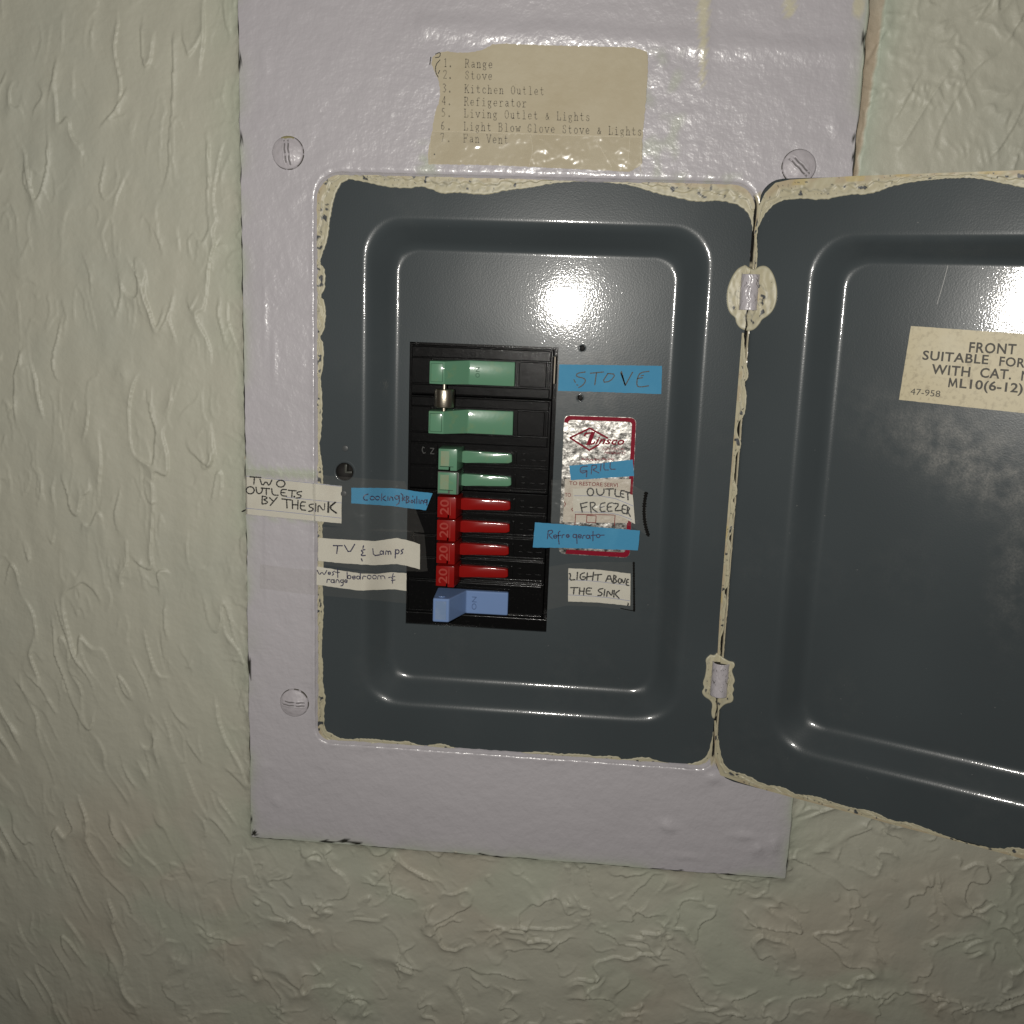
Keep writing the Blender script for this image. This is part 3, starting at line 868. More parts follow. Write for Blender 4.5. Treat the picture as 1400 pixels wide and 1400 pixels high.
def build_door():
    ss = np.r_[np.arange(0.4, 150, .9), np.arange(150.5, D_S1, 1.6), D_S1]
    zs = np.r_[np.arange(D_Z0, D_Z1, .9), D_Z1]
    Sg, Zg = np.meshgrid(ss, zs)
    # rounded outline: squeeze the grid rows near the corners
    r = 11.0
    dz = np.minimum(Zg - D_Z0, D_Z1 - Zg)
    inset = np.where(dz < r, r - np.sqrt(np.maximum(r * r - (r - dz)**2, 0)), 0)
    k = (Sg - ss[0]) / (D_S1 - ss[0])
    Sq = ss[0] + inset * (1 - k) - inset * k + (Sg - ss[0])
    n = door_h(Sq, Zg) + .06 * pnoise(Sq / 60, Zg / 60, 150)
    e = np.minimum(np.minimum(Sq - ss[0] - inset, D_S1 - inset - Sq), dz)
    n = n - .5 * np.exp(-np.maximum(e, 0) / .5)
    V = door_pt(Sq, Zg, n).reshape(-1, 3)
    Vb = door_pt(Sq, Zg, n - 1.7).reshape(-1, 3)
    nr, nc = Sg.shape
    F = gridfaces(nr, nc)
    nb = len(V)
    per = np.r_[np.arange(nc), np.arange(1, nr) * nc + nc - 1, (nr - 1) * nc + np.arange(nc - 2, -1, -1), np.arange(nr - 2, 0, -1) * nc]
    nxt = np.roll(per, -1)
    Fe = np.stack([per, per + nb, nxt + nb, nxt], 1)
    FF = np.vstack([F, F[:, ::-1] + nb, Fe])
    col = grey_cols(Sq.reshape(-1), Zg.reshape(-1), 151)
    # chalky rub below the printed label, and a film of old grime
    q = on_door(np.array([1330., 1235., 1390., 1300.]), np.array([625., 580., 760., 700.]), DREC)
    sc = _s(q); sx, zx = Sq.reshape(-1), Zg.reshape(-1)
    rub = np.exp(-(((sx - sc[0]) / 32)**2 + ((zx - q[0, 2] + .35 * (sx - sc[0])) / 16)**2))
    rub = np.maximum(rub, .3 * np.exp(-(((sx - sc[2]) / 9)**2 + ((zx - q[2, 2]) / 34)**2)))
    dust = np.clip(rub * 1.5, 0, 1) + .05 * sstep(0, .5, pnoise(sx / 40, zx / 50, 154))
    dust = np.r_[dust, np.zeros(len(Vb))]
    cols = np.vstack([col, np.tile([.46, .425, .455], (len(Vb), 1))])
    mi = np.r_[np.zeros(len(F)), np.ones(len(F) + len(Fe))]
    return mesh('door', np.vstack([V, Vb]), FF, [M['grey'], M['lav']], panel, matidx=mi, cols=cols, dust=dust)
door = build_door()

def dedge(u, v, off): return on_door(u, v, off)
dt_in = [(1034, 372), (1036, 345), (1034, 317), (1046, 291), (1066, 274), (1096, 271), (1126, 274), (1156, 266), (1190, 266), (1224, 253), (1254, 248), (1306, 243), (1340, 244), (1370, 251), (1396, 256), (1425, 262), (1470, 250)]
dt_out = [(1031.5, 372), (1033, 345), (1031, 317), (1036, 285), (1046, 264), (1060, 250), (1080, 245.5), (1168.6, 240.6), (1280, 236.6), (1400, 232.5), (1470, 229)]
paint_strip('paint_edge', dt_in, dt_out, dedge, door, 231)
dl_in = [(1017, 455), (1019, 490), (1023, 508), (1023, 518), (1017, 523), (1021, 536), (1020, 555), (1018, 569), (1009, 577), (1007, 592), (1014, 605), (1012, 615), (1006, 620), (1005, 643), (1003, 655), (1009, 668), (1007, 678), (1001, 683), (1006, 692), (1004, 700), (1001, 704), (1003, 716), (1001, 728), (996, 735), (1000, 745), (998, 757), (997, 780), (997, 800), (990, 808), (994, 818), (991, 840), (990, 862), (985, 872), (985, 895)]
dl_out = [(1014.5, 455), (1011, 500), (1007, 550), (1003, 600), (999, 650), (995, 700), (991, 750), (987, 800), (983.5, 850), (981, 895)]
paint_strip('paint_edge', dl_in, dl_out, dedge, door, 241, wob=.5, holes=.3)
db_in = [(979, 985), (983, 1014), (987, 1040), (997, 1053), (1021, 1059), (1045, 1073), (1071, 1075), (1086, 1086), (1114, 1087.5), (1140, 1097), (1161, 1103.6), (1196, 1109), (1220, 1123), (1243, 1123), (1293, 1143), (1330, 1155), (1364, 1161), (1393, 1157), (1430, 1172), (1470, 1182)]
db_out = [(976.5, 985), (977, 1014), (978, 1040), (985, 1060), (1010, 1069), (1040, 1078.5), (1086, 1091), (1150, 1108), (1221, 1127.5), (1300, 1148), (1400, 1174.5), (1470, 1193)]
paint_strip('paint_edge', db_in[::-1], db_out[::-1], dedge, door, 251)

# scratches on the door
mb = MB()
ribbons(mb, [[(1296, 363), (1289, 390), (1281, 416)]], dplace, .22, 0, .05)
mb.build('scratch', M['scratch'], door)

# ---- hinges
def hinge(u, v0, v1, patch, zc):
    zt = at(u, v0, 3)[1]; zb = at(u, v1, 3)[1]
    r = 4.7
    cx = 71.6 if zc > -100 else 71.9
    zs = np.r_[zt - .01, np.linspace(zt, zb, 60), zb + .01]; th = np.linspace(0, 2 * np.pi, 90, endpoint=False)
    T, Zg = np.meshgrid(th, zs)
    sd = int(u)
    rr = r + .16 * pnoise(np.cos(T) * 2.2, Zg / 4 + np.sin(T) * 2.2, sd) + .10 * pnoise(np.cos(T) * 6, Zg / 1.6 + np.sin(T) * 6, sd + 1) - .25 * np.exp(-((T - 4.5 - .25 * np.sin(Zg * .5)) / .07)**2)
    rr[0] *= .86; rr[-1] *= .86
    V = np.stack([cx + rr * np.cos(T), 1.2 - rr * np.sin(T), Zg], -1)
    cc = np.tile(np.array([.45, .425, .45]), (*T.shape, 1))
    crk = (np.abs(pnoise(np.cos(T) * 1.8 + 5, Zg / 3 + np.sin(T), sd + 2)) < .035) & (pnoise(np.cos(T) * 1.5, Zg / 6, sd + 3) > .05)
    cc = np.where(crk[..., None], np.array([.10, .09, .09]), cc)
    hb = mesh('hinge', V.reshape(-1, 3), gridfaces(len(zs), len(th), wrap=True), M['cover'], panel, cols=cc.reshape(-1, 3))
    cap = MB()
    cap.tube((cx, 1.2, zb + .5), (cx, 1.2, zt - .5), r * .83, 40)
    cap.build('hinge_pin', M['void'], hb, flat=None)
    # paint built up round the knuckle: left half on the seat, right half on the door
    pa = np.array(patch, float); c = pa.mean(0)
    ring = smooth_line(np.vstack([pa, pa[:1]]), .6, 2)
    n = len(ring)
    rows = []
    ks = list(np.linspace(0, .96, 26)) + [1.0, 1.0]
    for i, t in enumerate(ks):
        p = c + (ring - c) * t
        off = (.9 + .7 * (1 - t) ** 1.0) if t < 1 else (.55 if i == len(ks) - 2 else -1.2)
        A = seatplace(p[:, 0], p[:, 1], off + .35)
        B = on_door(p[:, 0], p[:, 1], off)
        sel = A[:, 0] > cx - .2
        A[sel] = B[sel]
        rows.append(A)
    G = np.array(rows)
    E = np.tile(np.array(ks)[:, None], (1, n))
    G[..., 1] += .22 * pnoise(G[..., 0] / 2.6, G[..., 2] / 4.4, int(u)) * (E < .99) + .25 * sstep(.62, .55, E) * (E < .62)
    col = paint_cols(G[..., 0], G[..., 2], np.clip(E, 0, 1), int(u) + 3, .3)
    crack = (np.abs(G[..., 0] - (cx - .4 + .3 * np.sin(G[..., 2] * .7))) < .28) & (G[..., 2] < zb + 1)
    col = np.where(crack[..., None], np.array([.012, .011, .01]), col)
    mesh('hinge_paint', G.reshape(-1, 3), gridfaces(len(ks), n, wrap=True), M['cream'], hb, cols=col.reshape(-1, 3), flip=True)
zh = Z(960, 340, 10); zl = Z(920, 860, 7)
hinge(1027, 375, 424, zh([(590, 222), (500, 258), (430, 340), (370, 460), (333, 600), (338, 780), (380, 890), (455, 940), (462, 1010), (500, 1070), (555, 1108), (640, 1128), (720, 1102), (785, 1030), (815, 968), (900, 920), (982, 830), (1022, 700), (1027, 560), (1002, 420), (950, 300), (872, 228), (780, 238), (715, 285), (650, 265)]), 0)
hinge(984, 907, 952, zl([(360, 243), (308, 285), (322, 350), (308, 450), (283, 520), (303, 560), (272, 600), (298, 648), (358, 682), (380, 725), (364, 800), (380, 862), (412, 850), (442, 772), (500, 716), (570, 704), (584, 655), (566, 620), (592, 580), (570, 540), (598, 500), (578, 440), (562, 395), (598, 350), (582, 312), (540, 308), (500, 286), (455, 252), (420, 220), (400, 252)]), -196)

# ---------------------------------------------------------------- breakers
BX0, BX1 = CUT[0] + .8, CUT[1] - 2.4
def handle_wide(mb, zc, hz, hz_head, xr, xk, xh1, xh0, hflat, hhead, mat, pad):
    prof = [(xr, hflat - 3), (xr, hflat + .1), (xk, hflat + .5), (xh1, hhead), (xh0, hhead - .5), (xh0 - .6, hflat - 3)]
    def sh(x, h, z):
        k = 1.0 if x > xk - 1 else hz_head / hz
        return (x, h, zc + (z - zc) * k)
    mb.prism(prof, zc - hz, zc + hz, 'z', .55, mat, shear=sh)
    # worn square face, slightly proud
    mb.box(xh0 + 1.0, xh1 - .9, zc - hz_head + 1.2, zc + hz_head - 1.2, hhead - 1.2, hhead + .06, .05, pad)

def lay(mb, body, cx, cz, hgt, wid, rot, h0, h1, mat, **kw):
    """raised lettering on a handle: text block centred on (cx,cz), turned by rot"""
    v, f = text_geo(body, **kw)
    v = v.copy(); v[:, 0] = (v[:, 0] - .5) * wid; v[:, 1] = (v[:, 1] - .5) * hgt
    c, s = math.cos(rot), math.sin(rot)
    q = np.stack([cx + v[:, 0] * c - v[:, 1] * s, np.full(len(v), h1), cz + v[:, 0] * s + v[:, 1] * c], 1)
    mb.add(q.tolist(), f, mat)

# the double pole breaker at the top
dbl = thing('circuit_breaker', 'double pole breaker with two wide green handles tied by a metal barrel', 'circuit breaker', (-62, -12, -76.3))
for zc, zt, zb in ((-36.6, -23.2, -49.6), (-62.9, -50.2, -76.0)):
    mb = MB()
    mb.box(BX0, BX1, zb, zt, -20, -13.2, .3)
    mb.box(BX0 + .4, BX1 - 1.0, zc + 7.1, zt - .5, -14, -11.0, .5)
    mb.box(BX0 + .4, -91.5, zc - 6.9, zc + 6.8, -14, -11.4, .4)
    mb.box(BX0 + .4, BX1 - 1.2, zb + .5, zc - 7.4, -14, -11.2, .5)
    mb.box(-44.2, -29.6, zc - 6.6, zc + 6.6, -14, -10.9, .35)
    mb.box(-29.0, BX1 - 1.2, zc - 6.6, zc + 6.6, -14, -11.3, .3)
    mb.build('body', M['black'], dbl)
    mb = MB()
    handle_wide(mb, zc, 6.45, 6.0, -46.3, -70.8, -82.4, -90.4, -9.0, 3.0, 0, 0)
    hd = mb.build('handle', [M['green']], dbl, flat=None)
    mb = MB()
    x0, x1, zz = -89.5, -83.3, 4.75
    for a, b, c_, d in ((x0, x1, zc + zz - .12, zc + zz + .12), (x0, x1, zc - zz - .12, zc - zz + .12), (x0 - .12, x0 + .12, zc - zz, zc + zz), (x1 - .12, x1 + .12, zc - zz, zc + zz)):
        mb.box(a, b, c_, d, 2.0, 3.11)
    if zc > -50: lay(mb, 'O', -66.2, zc - 1.3, 2.2, 2.4, math.pi / 2, -9.4, -8.36, 0)
    if zc > -50: lay(mb, 'N', -66.2, zc + 1.8, 2.2, 2.4, math.pi / 2, -9.4, -8.36, 0)
    mb.build('handle_mark', M['olive'] if False else principled('green_groove', (.045, .105, .065), .6, spec=.1), hd)
mb = MB()
mb.tube((-82.6, -.6, -54.9), (-82.6, -.6, -45.2), 5.3, 48, 0, .7)
mb.tube((-82.6, .4, -58.5), (-82.6, .4, -41.0), 1.15, 20, 0)
mb.build('handle_tie', M['nickel'], dbl, flat=None)

def body_slim(root, zc):
    mb = MB()
    mb.box(BX0, BX1, zc - 6.35, zc + 6.35, -20, -13.0, .25)
    mb.box(BX0 + .3, -87.5, zc - 5.8, zc + 5.8, -14, -11.8, .4)
    # rails along the lower joint
    mb.box(-71, BX1 - .8, zc - 6.2, zc - 5.3, -14, -11.6, .25)
    mb.box(-71, BX1 - .8, zc - 4.6, zc - 3.9, -14, -12.2, .2)
    mb.box(-45.0, -43.9, zc - 3.4, zc + 3.6, -14, -11.6, .2)
    for (xa, xb, dz, t) in ((-41.2, -39.2, 2.4, .28), (-41.2, -38.9, -.9, .22), (-36.6, -33.4, -.9, .22), (-31.6, -28.0, -.9, .22)):
        mb.box(xa, xb, zc + dz - t, zc + dz + t, -13.5, -12.4, .12)
    return mb.build('body', M['black'], root)

def slim_head(mb, zc, mat, top=4.0):
    poly = [(-84.4, zc + 5.6), (-74.4, zc + 5.6), (-74.4, zc - 6.0), (-78.0, zc - 6.0), (-78.0, zc - 4.0), (-78.8, zc - 4.0), (-78.8, zc - 5.6), (-84.4, zc - 5.6)]
    def sh(x, h, z): return (x + (1.8 if x > -75 else 0) * (1 if h < -5 else 0), h, z)
    mb.prism(poly, -11.5, top, 'h', .28, mat, shear=sh)
    tp = [(-75, zc - 3.2), (-75, zc + 3.2), (-71.6, zc + 3.3), (-60, zc + 3.1), (-48, zc + 2.75), (-46.3, zc + 2.2), (-46.1, zc - 1.8), (-48, zc - 2.6), (-60, zc - 3.1), (-71.6, zc - 3.3)]
    def sh2(x, h, z): return (x, h + (1.5 if x > -58 and x < -52 else 0) + (2.6 if x < -73 and h > -10 else 0), z)
    mb.prism(tp, -13, -9.0, 'h', .7, mat, shear=sh2, seg=3)

def slim(zc, kind, label, group):
    root = thing('circuit_breaker', label, 'circuit breaker', (-62, -12, zc - 6.4), group)
    body_slim(root, zc)
    mb = MB()
    slim_head(mb, zc, 0)
    hd = mb.build('handle', M['green'] if kind != 'red' else M['red'], root, flat=None)
    mb = MB()
    if kind == 'red':
        lay(mb, '20', -80.6, zc + .2, 4.6, 8.2, math.pi / 2, 3.9, 4.05, 0, bold=0.012)
        mb.box(-77.5, -77.15, zc - 4.2, zc + 4.6, 3.8, 4.06)
        mb.build('handle_mark', M['redlite'], hd)
    else:
        mb.box(-83.2, -78.6, zc - 3.6, zc + 4.4, 3.7, 4.05, .05, 0)
        mb.box(-83.6, -76.2, zc - 4.05, zc - 3.8, 3.8, 4.06, 0, 1)
        mb.build('handle_mark', [M['green_worn'], M['dull_black']], hd)
    return root
s1 = slim(-82.2, 'green', 'first slim green breaker below the double pole one, under its lower wide handle', 'slim green breakers')
s2 = slim(-94.9, 'clip', 'slim green breaker with a dark clip round its handle, just above the red ones', 'slim green breakers')
mb = MB(); mb.box(-84.8, -73.6, -94.9 - 6.3, -94.9 + 6.0, -11.2, 3.45, .3)
mb.box(-74.2, -73.2, -94.9 - 5.9, -94.9 + 5.6, -11.2, 3.9, .2)
mb.build('handle_clip', M['olive'], s2)
# raised maker's letters on the black face beside the first slim handle
mb = MB()
for st in ([(-99.6, -78.8), (-100.6, -78.2), (-101.0, -80.0), (-100.2, -81.8), (-99.0, -81.4)], [(-96.6, -78.8), (-94.4, -78.8), (-96.4, -81.8), (-94.2, -81.8)]):
    st = smooth_line(np.array(st) + np.array([5, 0]), .3, 0)
    T = np.gradient(st, axis=0); T /= np.linalg.norm(T, axis=1)[:, None] + 1e-9
    L = st + .22 * np.stack([-T[:, 1], T[:, 0]], 1); Rr = st - .22 * np.stack([-T[:, 1], T[:, 0]], 1); n = len(st)
    V = [(a, -11.62, b) for a, b in L] + [(a, -11.62, b) for a, b in Rr]
    mb.add(V, [(i, i + 1, n + i + 1, n + i) for i in range(n - 1)], 0)
mb.build('raised_letters', principled('rubbed_black', (.025, .025, .024), .35), bpy.data.objects['circuit_breaker.001'])

RED = ['uppermost of the four red 20 amp breakers, directly below the slim green ones',
       'second of the four red 20 amp breakers from the top of the red stack',
       'third red 20 amp breaker down, second up from the blue handled breaker',
       'lowest of the four red 20 amp breakers, directly above the blue handle']
r0 = slim(-108.3, 'red', RED[0], 'red 20 amp breakers')
def copy_tree(o, parent=None):
    c = o.copy(); COL.objects.link(c)
    if parent: c.parent = parent
    for ch in list(o.children): copy_tree(ch, c)
    return c
for k, dz in enumerate((-12.6, -25.4, -38.2)):
    c = copy_tree(r0)
    c.location = r0.location + Vector((0, 0, dz * S))
    c['label'] = RED[k + 1]

blue = thing('circuit_breaker', 'wide blue handled breaker at the bottom of the column', 'circuit breaker', (-62, -12, -172.4))
mb = MB()
mb.box(BX0, BX1, -172.4, -153.1, -20, -13.4, .3)
mb.box(BX0 + .4, BX1 - 1, -155.6, -153.6, -14, -11.6, .4)
mb.box(BX0 + .4, BX1 - 1, -172.1, -170.8, -14, -11.8, .3)
mb.build('body', M['black'], blue)
mb = MB()
zb = -164.0
prof = [(-45.6, -12), (-45.6, -8.9), (-69.0, -8.5), (-76.0, 10.2), (-84.7, 10.6), (-85.6, -12)]
def shb(x, h, z): return (x, h, z - (1.0 if h < -11 else 0) * 0)
mb.prism(prof, zb - 6.6, zb + 6.6, 'z', .8, 0, shear=shb, seg=3)
mb.tube((-80.6, 5.8, zb + 6.2), (-80.6, 5.8, zb + 7.0), 1.9, 24, 0, .2)
hd = mb.build('handle', M['blue'], blue)
mb = MB()
mb.box(-83.4, -77.4, zb - 5.2, zb + 5.2, 9.0, 10.56, .04, 0)
mb.build('handle_face', M['bluedark'], hd)
mb = MB()
lay(mb, 'ON', -64.5, zb - .4, 2.6, 7.6, math.pi / 2, -8.6, -8.33, 0)
mb.build('handle_mark', principled('blue_groove', (.075, .12, .24), .6, spec=.1), hd)

# ---------------------------------------------------------------- stuck on labels
def strip_thing(name, label, cat, top, bot, base_mat, place, off, strokes=(), width=.4, ink=None, rules=(), group=None, nu=70, nv=8, part='paper', lift=None, extra=None, wob=.35, one=False, smooth=1):
    P, F = sheet_geo(top, bot, place, off, nu, nv, wob, lift)
    c = P.mean(0)
    mb = MB()
    mb.add(P.tolist(), F.tolist(), 0)
    mats = [base_mat, ink or M['ink_black'], M['ink_rule']]
    ribbons(mb, strokes, place if lift is None else (lambda u, v, o: liftplace(u, v, o, top, bot, place, lift)), width, 1, off + .13, smooth=smooth)
    ribbons(mb, rules, place if lift is None else (lambda u, v, o: liftplace(u, v, o, top, bot, place, lift)), .22, 2, off + .08, jit=.03)
    if one:
        o = mb.build(name, mats, flat=None)
        o['label'] = label; o['category'] = cat
        if group: o['group'] = group
        return o
    t = thing(name, label, cat, c, group)
    mb.build(part, mats, t, flat=None)
    return t

def liftplace(u, v, off, top, bot, place, lift):
    t = np.asarray(top, float); b = np.asarray(bot, float)
    ku = np.clip((np.asarray(u) - t[:, 0].min()) / (t[:, 0].max() - t[:, 0].min()), 0, 1)
    vt = np.interp(u, t[:, 0], t[:, 1]); vb = np.interp(u, b[:, 0], b[:, 1])
    kv = np.clip((np.asarray(v) - vt) / (vb - vt), 0, 1)
    P = place(np.asarray(u), np.asarray(v), off)
    P[..., 1] += lift(ku, kv)
    return P

def clear(parent, top, bot, off, lift=None, nu=70, nv=12, wob=.5, name='clear_tape'):
    P, F = sheet_geo(top, bot, fplace, off, nu, nv, wob, lift, seed=9)
    P[:, 1] += .12 * pnoise(P[:, 0] / 7, P[:, 2] / 10, 17)
    return mesh(name, P, F, M['clear'], parent, flip=True)

zA = Z(320, 600, 14 / 3); zB = Z(720, 480, 7); zC = Z(700, 640, 1400 / 220); zD = Z(570, 40, 1400 / 340); z7 = Z(900, 340, 2.8)
GB, GW = 'strips of blue masking tape', 'handwritten white paper labels'

# TWO OUTLETS BY THE SINK
tw = [[(100, 242), (172, 247)], [(130, 246), (126, 290)], [(165, 256), (180, 302), (205, 268), (222, 303), (242, 262)], EL(298, 286, 27, 22),
      EL(103, 328, 26, 23), [(140, 308), (144, 342), (160, 352), (178, 340), (182, 312)], [(172, 314), (228, 318)], [(205, 318), (206, 358)], [(240, 316), (244, 358), (282, 360)],
      [(335, 324), (300, 322), (298, 362), (336, 366)], [(300, 342), (326, 344)], [(345, 328), (398, 332)], [(371, 331), (368, 372)], EL(384, 368, 3), [(432, 336), (402, 340), (402, 354), (428, 360), (426, 374), (395, 378)],
      [(180, 364), (178, 416)], [(180, 365), (210, 371), (208, 382), (185, 388), (214, 400), (210, 412), (178, 416)], [(225, 374), (248, 396)], [(276, 372), (230, 426)],
      [(304, 383), (366, 390)], [(335, 388), (338, 442)], [(372, 392), (373, 446)], [(408, 392), (406, 450)], [(372, 420), (407, 421)], [(456, 404), (425, 401), (422, 452), (458, 456)], [(424, 427), (450, 428)],
      [(506, 416), (480, 419), (479, 434), (505, 442), (501, 459), (474, 463)], [(521, 412), (520, 464)], [(535, 466), (537, 414), (574, 466), (578, 414)],
      [(600, 402), (598, 470)], [(604, 402), (603, 470)], [(650, 404), (606, 440), (656, 474)], [(645, 404), (603, 438), (650, 474)], [(75, 452), (50, 464)]]
t1 = strip_thing('paper_label', 'lined white paper label lettered TWO OUTLETS BY THE SINK, half on the lavender frame', 'paper label',
                 zA([(72, 234), (400, 268), (688, 301)]), zA([(76, 480), (400, 512), (685, 540)]), M['paper'], fplace, .25,
                 [zA(s) for s in tw], .74, rules=[zA(s) for s in ([(78, 238), (400, 272), (686, 304)], [(330, 372), (686, 409)], [(76, 442), (400, 474), (686, 506)])], group=GW)
clear(t1, zA([(66, 190), (300, 210), (560, 232), (700, 242), (900, 258), (1090, 270)]), zA([(66, 486), (300, 510), (560, 545), (800, 580), (950, 590), (1215, 598)]), .55)

# Cooking & Boiling
ck = [[(856, 352), (832, 360), (824, 378), (834, 392), (852, 390)], EL(881, 378, 14, 12), EL(914, 378, 14, 12), [(942, 348), (938, 396)], [(966, 364), (942, 380), (970, 396)], [(981, 368), (981, 393)], [(992, 393), (995, 370), (1010, 372), (1014, 393)],
      EL(1038, 374, 13, 12), [(1053, 360), (1056, 408), (1036, 422)], [(1065, 348), (1080, 364), (1070, 384), (1090, 392)], [(1090, 370), (1072, 396)], [(1100, 364), (1098, 410)], [(1100, 365), (1119, 374), (1103, 386), (1122, 398), (1100, 410)],
      EL(1136, 400, 7, 8), [(1140, 364), (1141, 372)], [(1152, 384), (1153, 412)], [(1166, 368), (1166, 414)], [(1180, 388), (1181, 414)], [(1191, 414), (1193, 390), (1206, 394), (1208, 414)], EL(1222, 398, 9, 9), [(1232, 386), (1230, 424)]]
strip_thing('tape_label', 'blue tape strip reading Cooking and Boiling, left of the upper red handles', 'tape label',
            zA([(748, 312), (1000, 314), (1080, 322), (1180, 338), (1266, 346)]), zA([(748, 411), (1000, 428), (1100, 441), (1180, 450), (1224, 456)]), M['bluetape'], fplace, .3,
            [zA(s) for s in ck], .62, M['ink_blue'], group=GB, part='tape')

# TV & Lamps
tv = [[(632, 681), (692, 682)], [(661, 682), (655, 732)], [(704, 678), (735, 732), (770, 672)], [(826, 680), (822, 700)], [(836, 706), (808, 712), (826, 725), (806, 746), (838, 744)], [(812, 764), (818, 780)],
      [(884, 700), (888, 746), (932, 740)], EL(940, 726, 10, 11), [(952, 714), (953, 738)], [(966, 738), (967, 714), (982, 718), (984, 738)], [(984, 718), (998, 716), (1001, 738)], [(1030, 706), (1028, 762)], EL(1041, 720, 12, 13), [(1080, 704), (1063, 714), (1078, 725), (1064, 736)]]
t2 = strip_thing('paper_label', 'wavy white paper label reading TV & Lamps, left of the lower red handles', 'paper label',
                 zA([(538, 632), (750, 645), (900, 652), (1040, 632), (1110, 648), (1187, 672)]), zA([(535, 778), (700, 795), (900, 806), (1040, 798), (1110, 812), (1185, 832)]), M['paper'], fplace, .3,
                 [zA(s) for s in tv], .68, M['ink_blue'], group=GW)
clear(t2, zA([(545, 560), (700, 566), (830, 585), (950, 575), (1095, 580), (1215, 610)]), zA([(530, 800), (700, 820), (900, 850), (1040, 840), (1120, 846), (1236, 842)]), .6, lift=lambda a, b: 2.2 * np.exp(-((a - .93 - .02 * b) / .045)**2) * (1 - .5 * b) + .5 * np.exp(-((a - .62) / .04)**2))

# West bedroom & range
wb = [[(530, 838), (545, 870), (560, 848), (576, 870), (592, 838)], EE(608, 858, 8), [(641, 844), (626, 852), (638, 862), (625, 871)], [(660, 828), (662, 886)], [(645, 850), (674, 852)], [(721, 848), (722, 893)], EL(735, 882, 11), EE(765, 885, 10), EL(792, 885, 10), [(805, 854), (806, 896)],
      [(820, 896), (822, 874), (842, 878)], EL(862, 882, 12), EL(895, 882, 12), [(915, 896), (917, 872), (935, 875), (937, 894)], [(937, 875), (958, 874), (963, 894)], [(1016, 858), (1010, 878)], [(1026, 878), (1000, 884), (1016, 894), (1000, 906), (1028, 900)], [(1010, 906), (1011, 922)], [(985, 886), (1000, 882)],
      [(592, 917), (595, 894), (613, 899)], EL(628, 908, 10), [(638, 897), (641, 919)], [(650, 919), (652, 897), (668, 901), (671, 919)], EL(688, 908, 9), [(697, 897), (696, 936), (680, 938)], EE(714, 908, 9),]
t3 = strip_thing('paper_label', 'narrow white paper strip reading West bedroom & range, lowest label on the left', 'paper label',
                 zA([(528, 814), (650, 835), (800, 858), (920, 862), (1000, 850), (1100, 858)]), zA([(526, 930), (650, 948), (800, 968), (950, 962), (1020, 960), (1099, 970)]), M['paper'], fplace, .35,
                 [zA(s) for s in wb], .55, M['ink_blue'], group=GW)
clear(t3, zA([(165, 800), (400, 830), (700, 840), (900, 850), (1100, 852)]), zA([(165, 955), (400, 985), (560, 1000), (800, 1020), (1000, 1040), (1100, 1050)]), .75)

# STOVE
sv = [[(562, 200), (482, 212), (474, 244), (552, 260), (566, 285), (540, 326), (498, 350)], [(452, 272), (466, 300)], [(478, 322), (492, 328)], [(608, 212), (738, 200)], [(668, 210), (652, 324)], [(778, 214), (852, 222), (802, 290), (722, 300), (778, 214)],
      [(908, 194), (943, 330)], [(943, 330), (1014, 202)], [(914, 232), (944, 324)], [(904, 215), (938, 318)], [(900, 205), (936, 300)], [(1172, 194), (1090, 204), (1060, 252), (1052, 330), (1082, 346), (1168, 332)], [(1062, 262), (1112, 254)], [(1120, 232), (1095, 236)]]
strip_thing('tape_label', 'blue tape strip with STOVE in faded marker, beside the topmost wide green handle', 'tape label',
            zB([(312, 128), (800, 134), (1296, 142)]), zB([(300, 380), (800, 394), (1289, 412)]), M['bluetape'], fplace, .25, [zB(s) for s in sv], .60, M['ink_print'], group=GB, part='tape', smooth=1)

# maker's foil sticker
def rr_px(p, r, n=8):
    """rounded quadrilateral in pixels"""
    p = np.asarray(p, float); out = []
    for i in range(4):
        a, b, c = p[i - 1], p[i], p[(i + 1) % 4]
        u = (a - b) / np.linalg.norm(a - b); w = (c - b) / np.linalg.norm(c - b)
        P0, P1 = b + u * r, b + w * r
        for t in np.linspace(0, 1, n): out.append((1 - t)**2 * P0 + 2 * t * (1 - t) * b + t * t * P1)
    return np.array(out)
def fan(mb, ring, place, off, mat):
    P = place(ring[:, 0], ring[:, 1], off); mb.add(P.tolist(), [list(range(len(P)))[::-1]], mat)
stk = thing('sticker', 'silver foil maker sticker with crimson border and diamond emblem, right of the breakers', 'sticker', front(np.array([818.]), np.array([660.]), 0)[0])
mb = MB()
quad = [(771.5, 567.5), (870, 571), (861, 763), (763.5, 757)]
fan(mb, rr_px(quad, 9), fplace, .10, 0)
q2 = np.array([(777, 574), (864, 577), (855, 755.5), (770, 751)])
o_, i_ = rr_px(quad, 9), rr_px(q2, 5)
ou = o_ + (o_.mean(0) - o_) * .006
P = np.vstack([fplace(ou[:, 0], ou[:, 1], .14), fplace(i_[:, 0], i_[:, 1], .14)]); n = len(o_)
fr = [(i, (i + 1) % n, n + (i + 1) % n, n + i) for i in range(n)]
mid = P[[f[0] for f in fr]]
mb.add(P.tolist(), [f for f in fr if not (mid[fr.index(f)][2] < -124 and (mid[fr.index(f)][0] < -9 or 8 < mid[fr.index(f)][0] < 9.5))], 1)
ln = zB([(440, 1225), (985, 1225)]); lo_ = zC([(440, 480), (1000, 480)])
pd = np.array([(772.5, 655), (862.5, 655), (858.5, 715), (769.5, 714)])
fan(mb, pd, fplace, .18, 2)
dia = zB([(775, 832), (690, 786), (605, 738), (415, 830), (600, 948), (640, 925), (690, 895)])
ribbons(mb, [dia], fplace, 1.0, 1, .2, smooth=0, jit=.02)
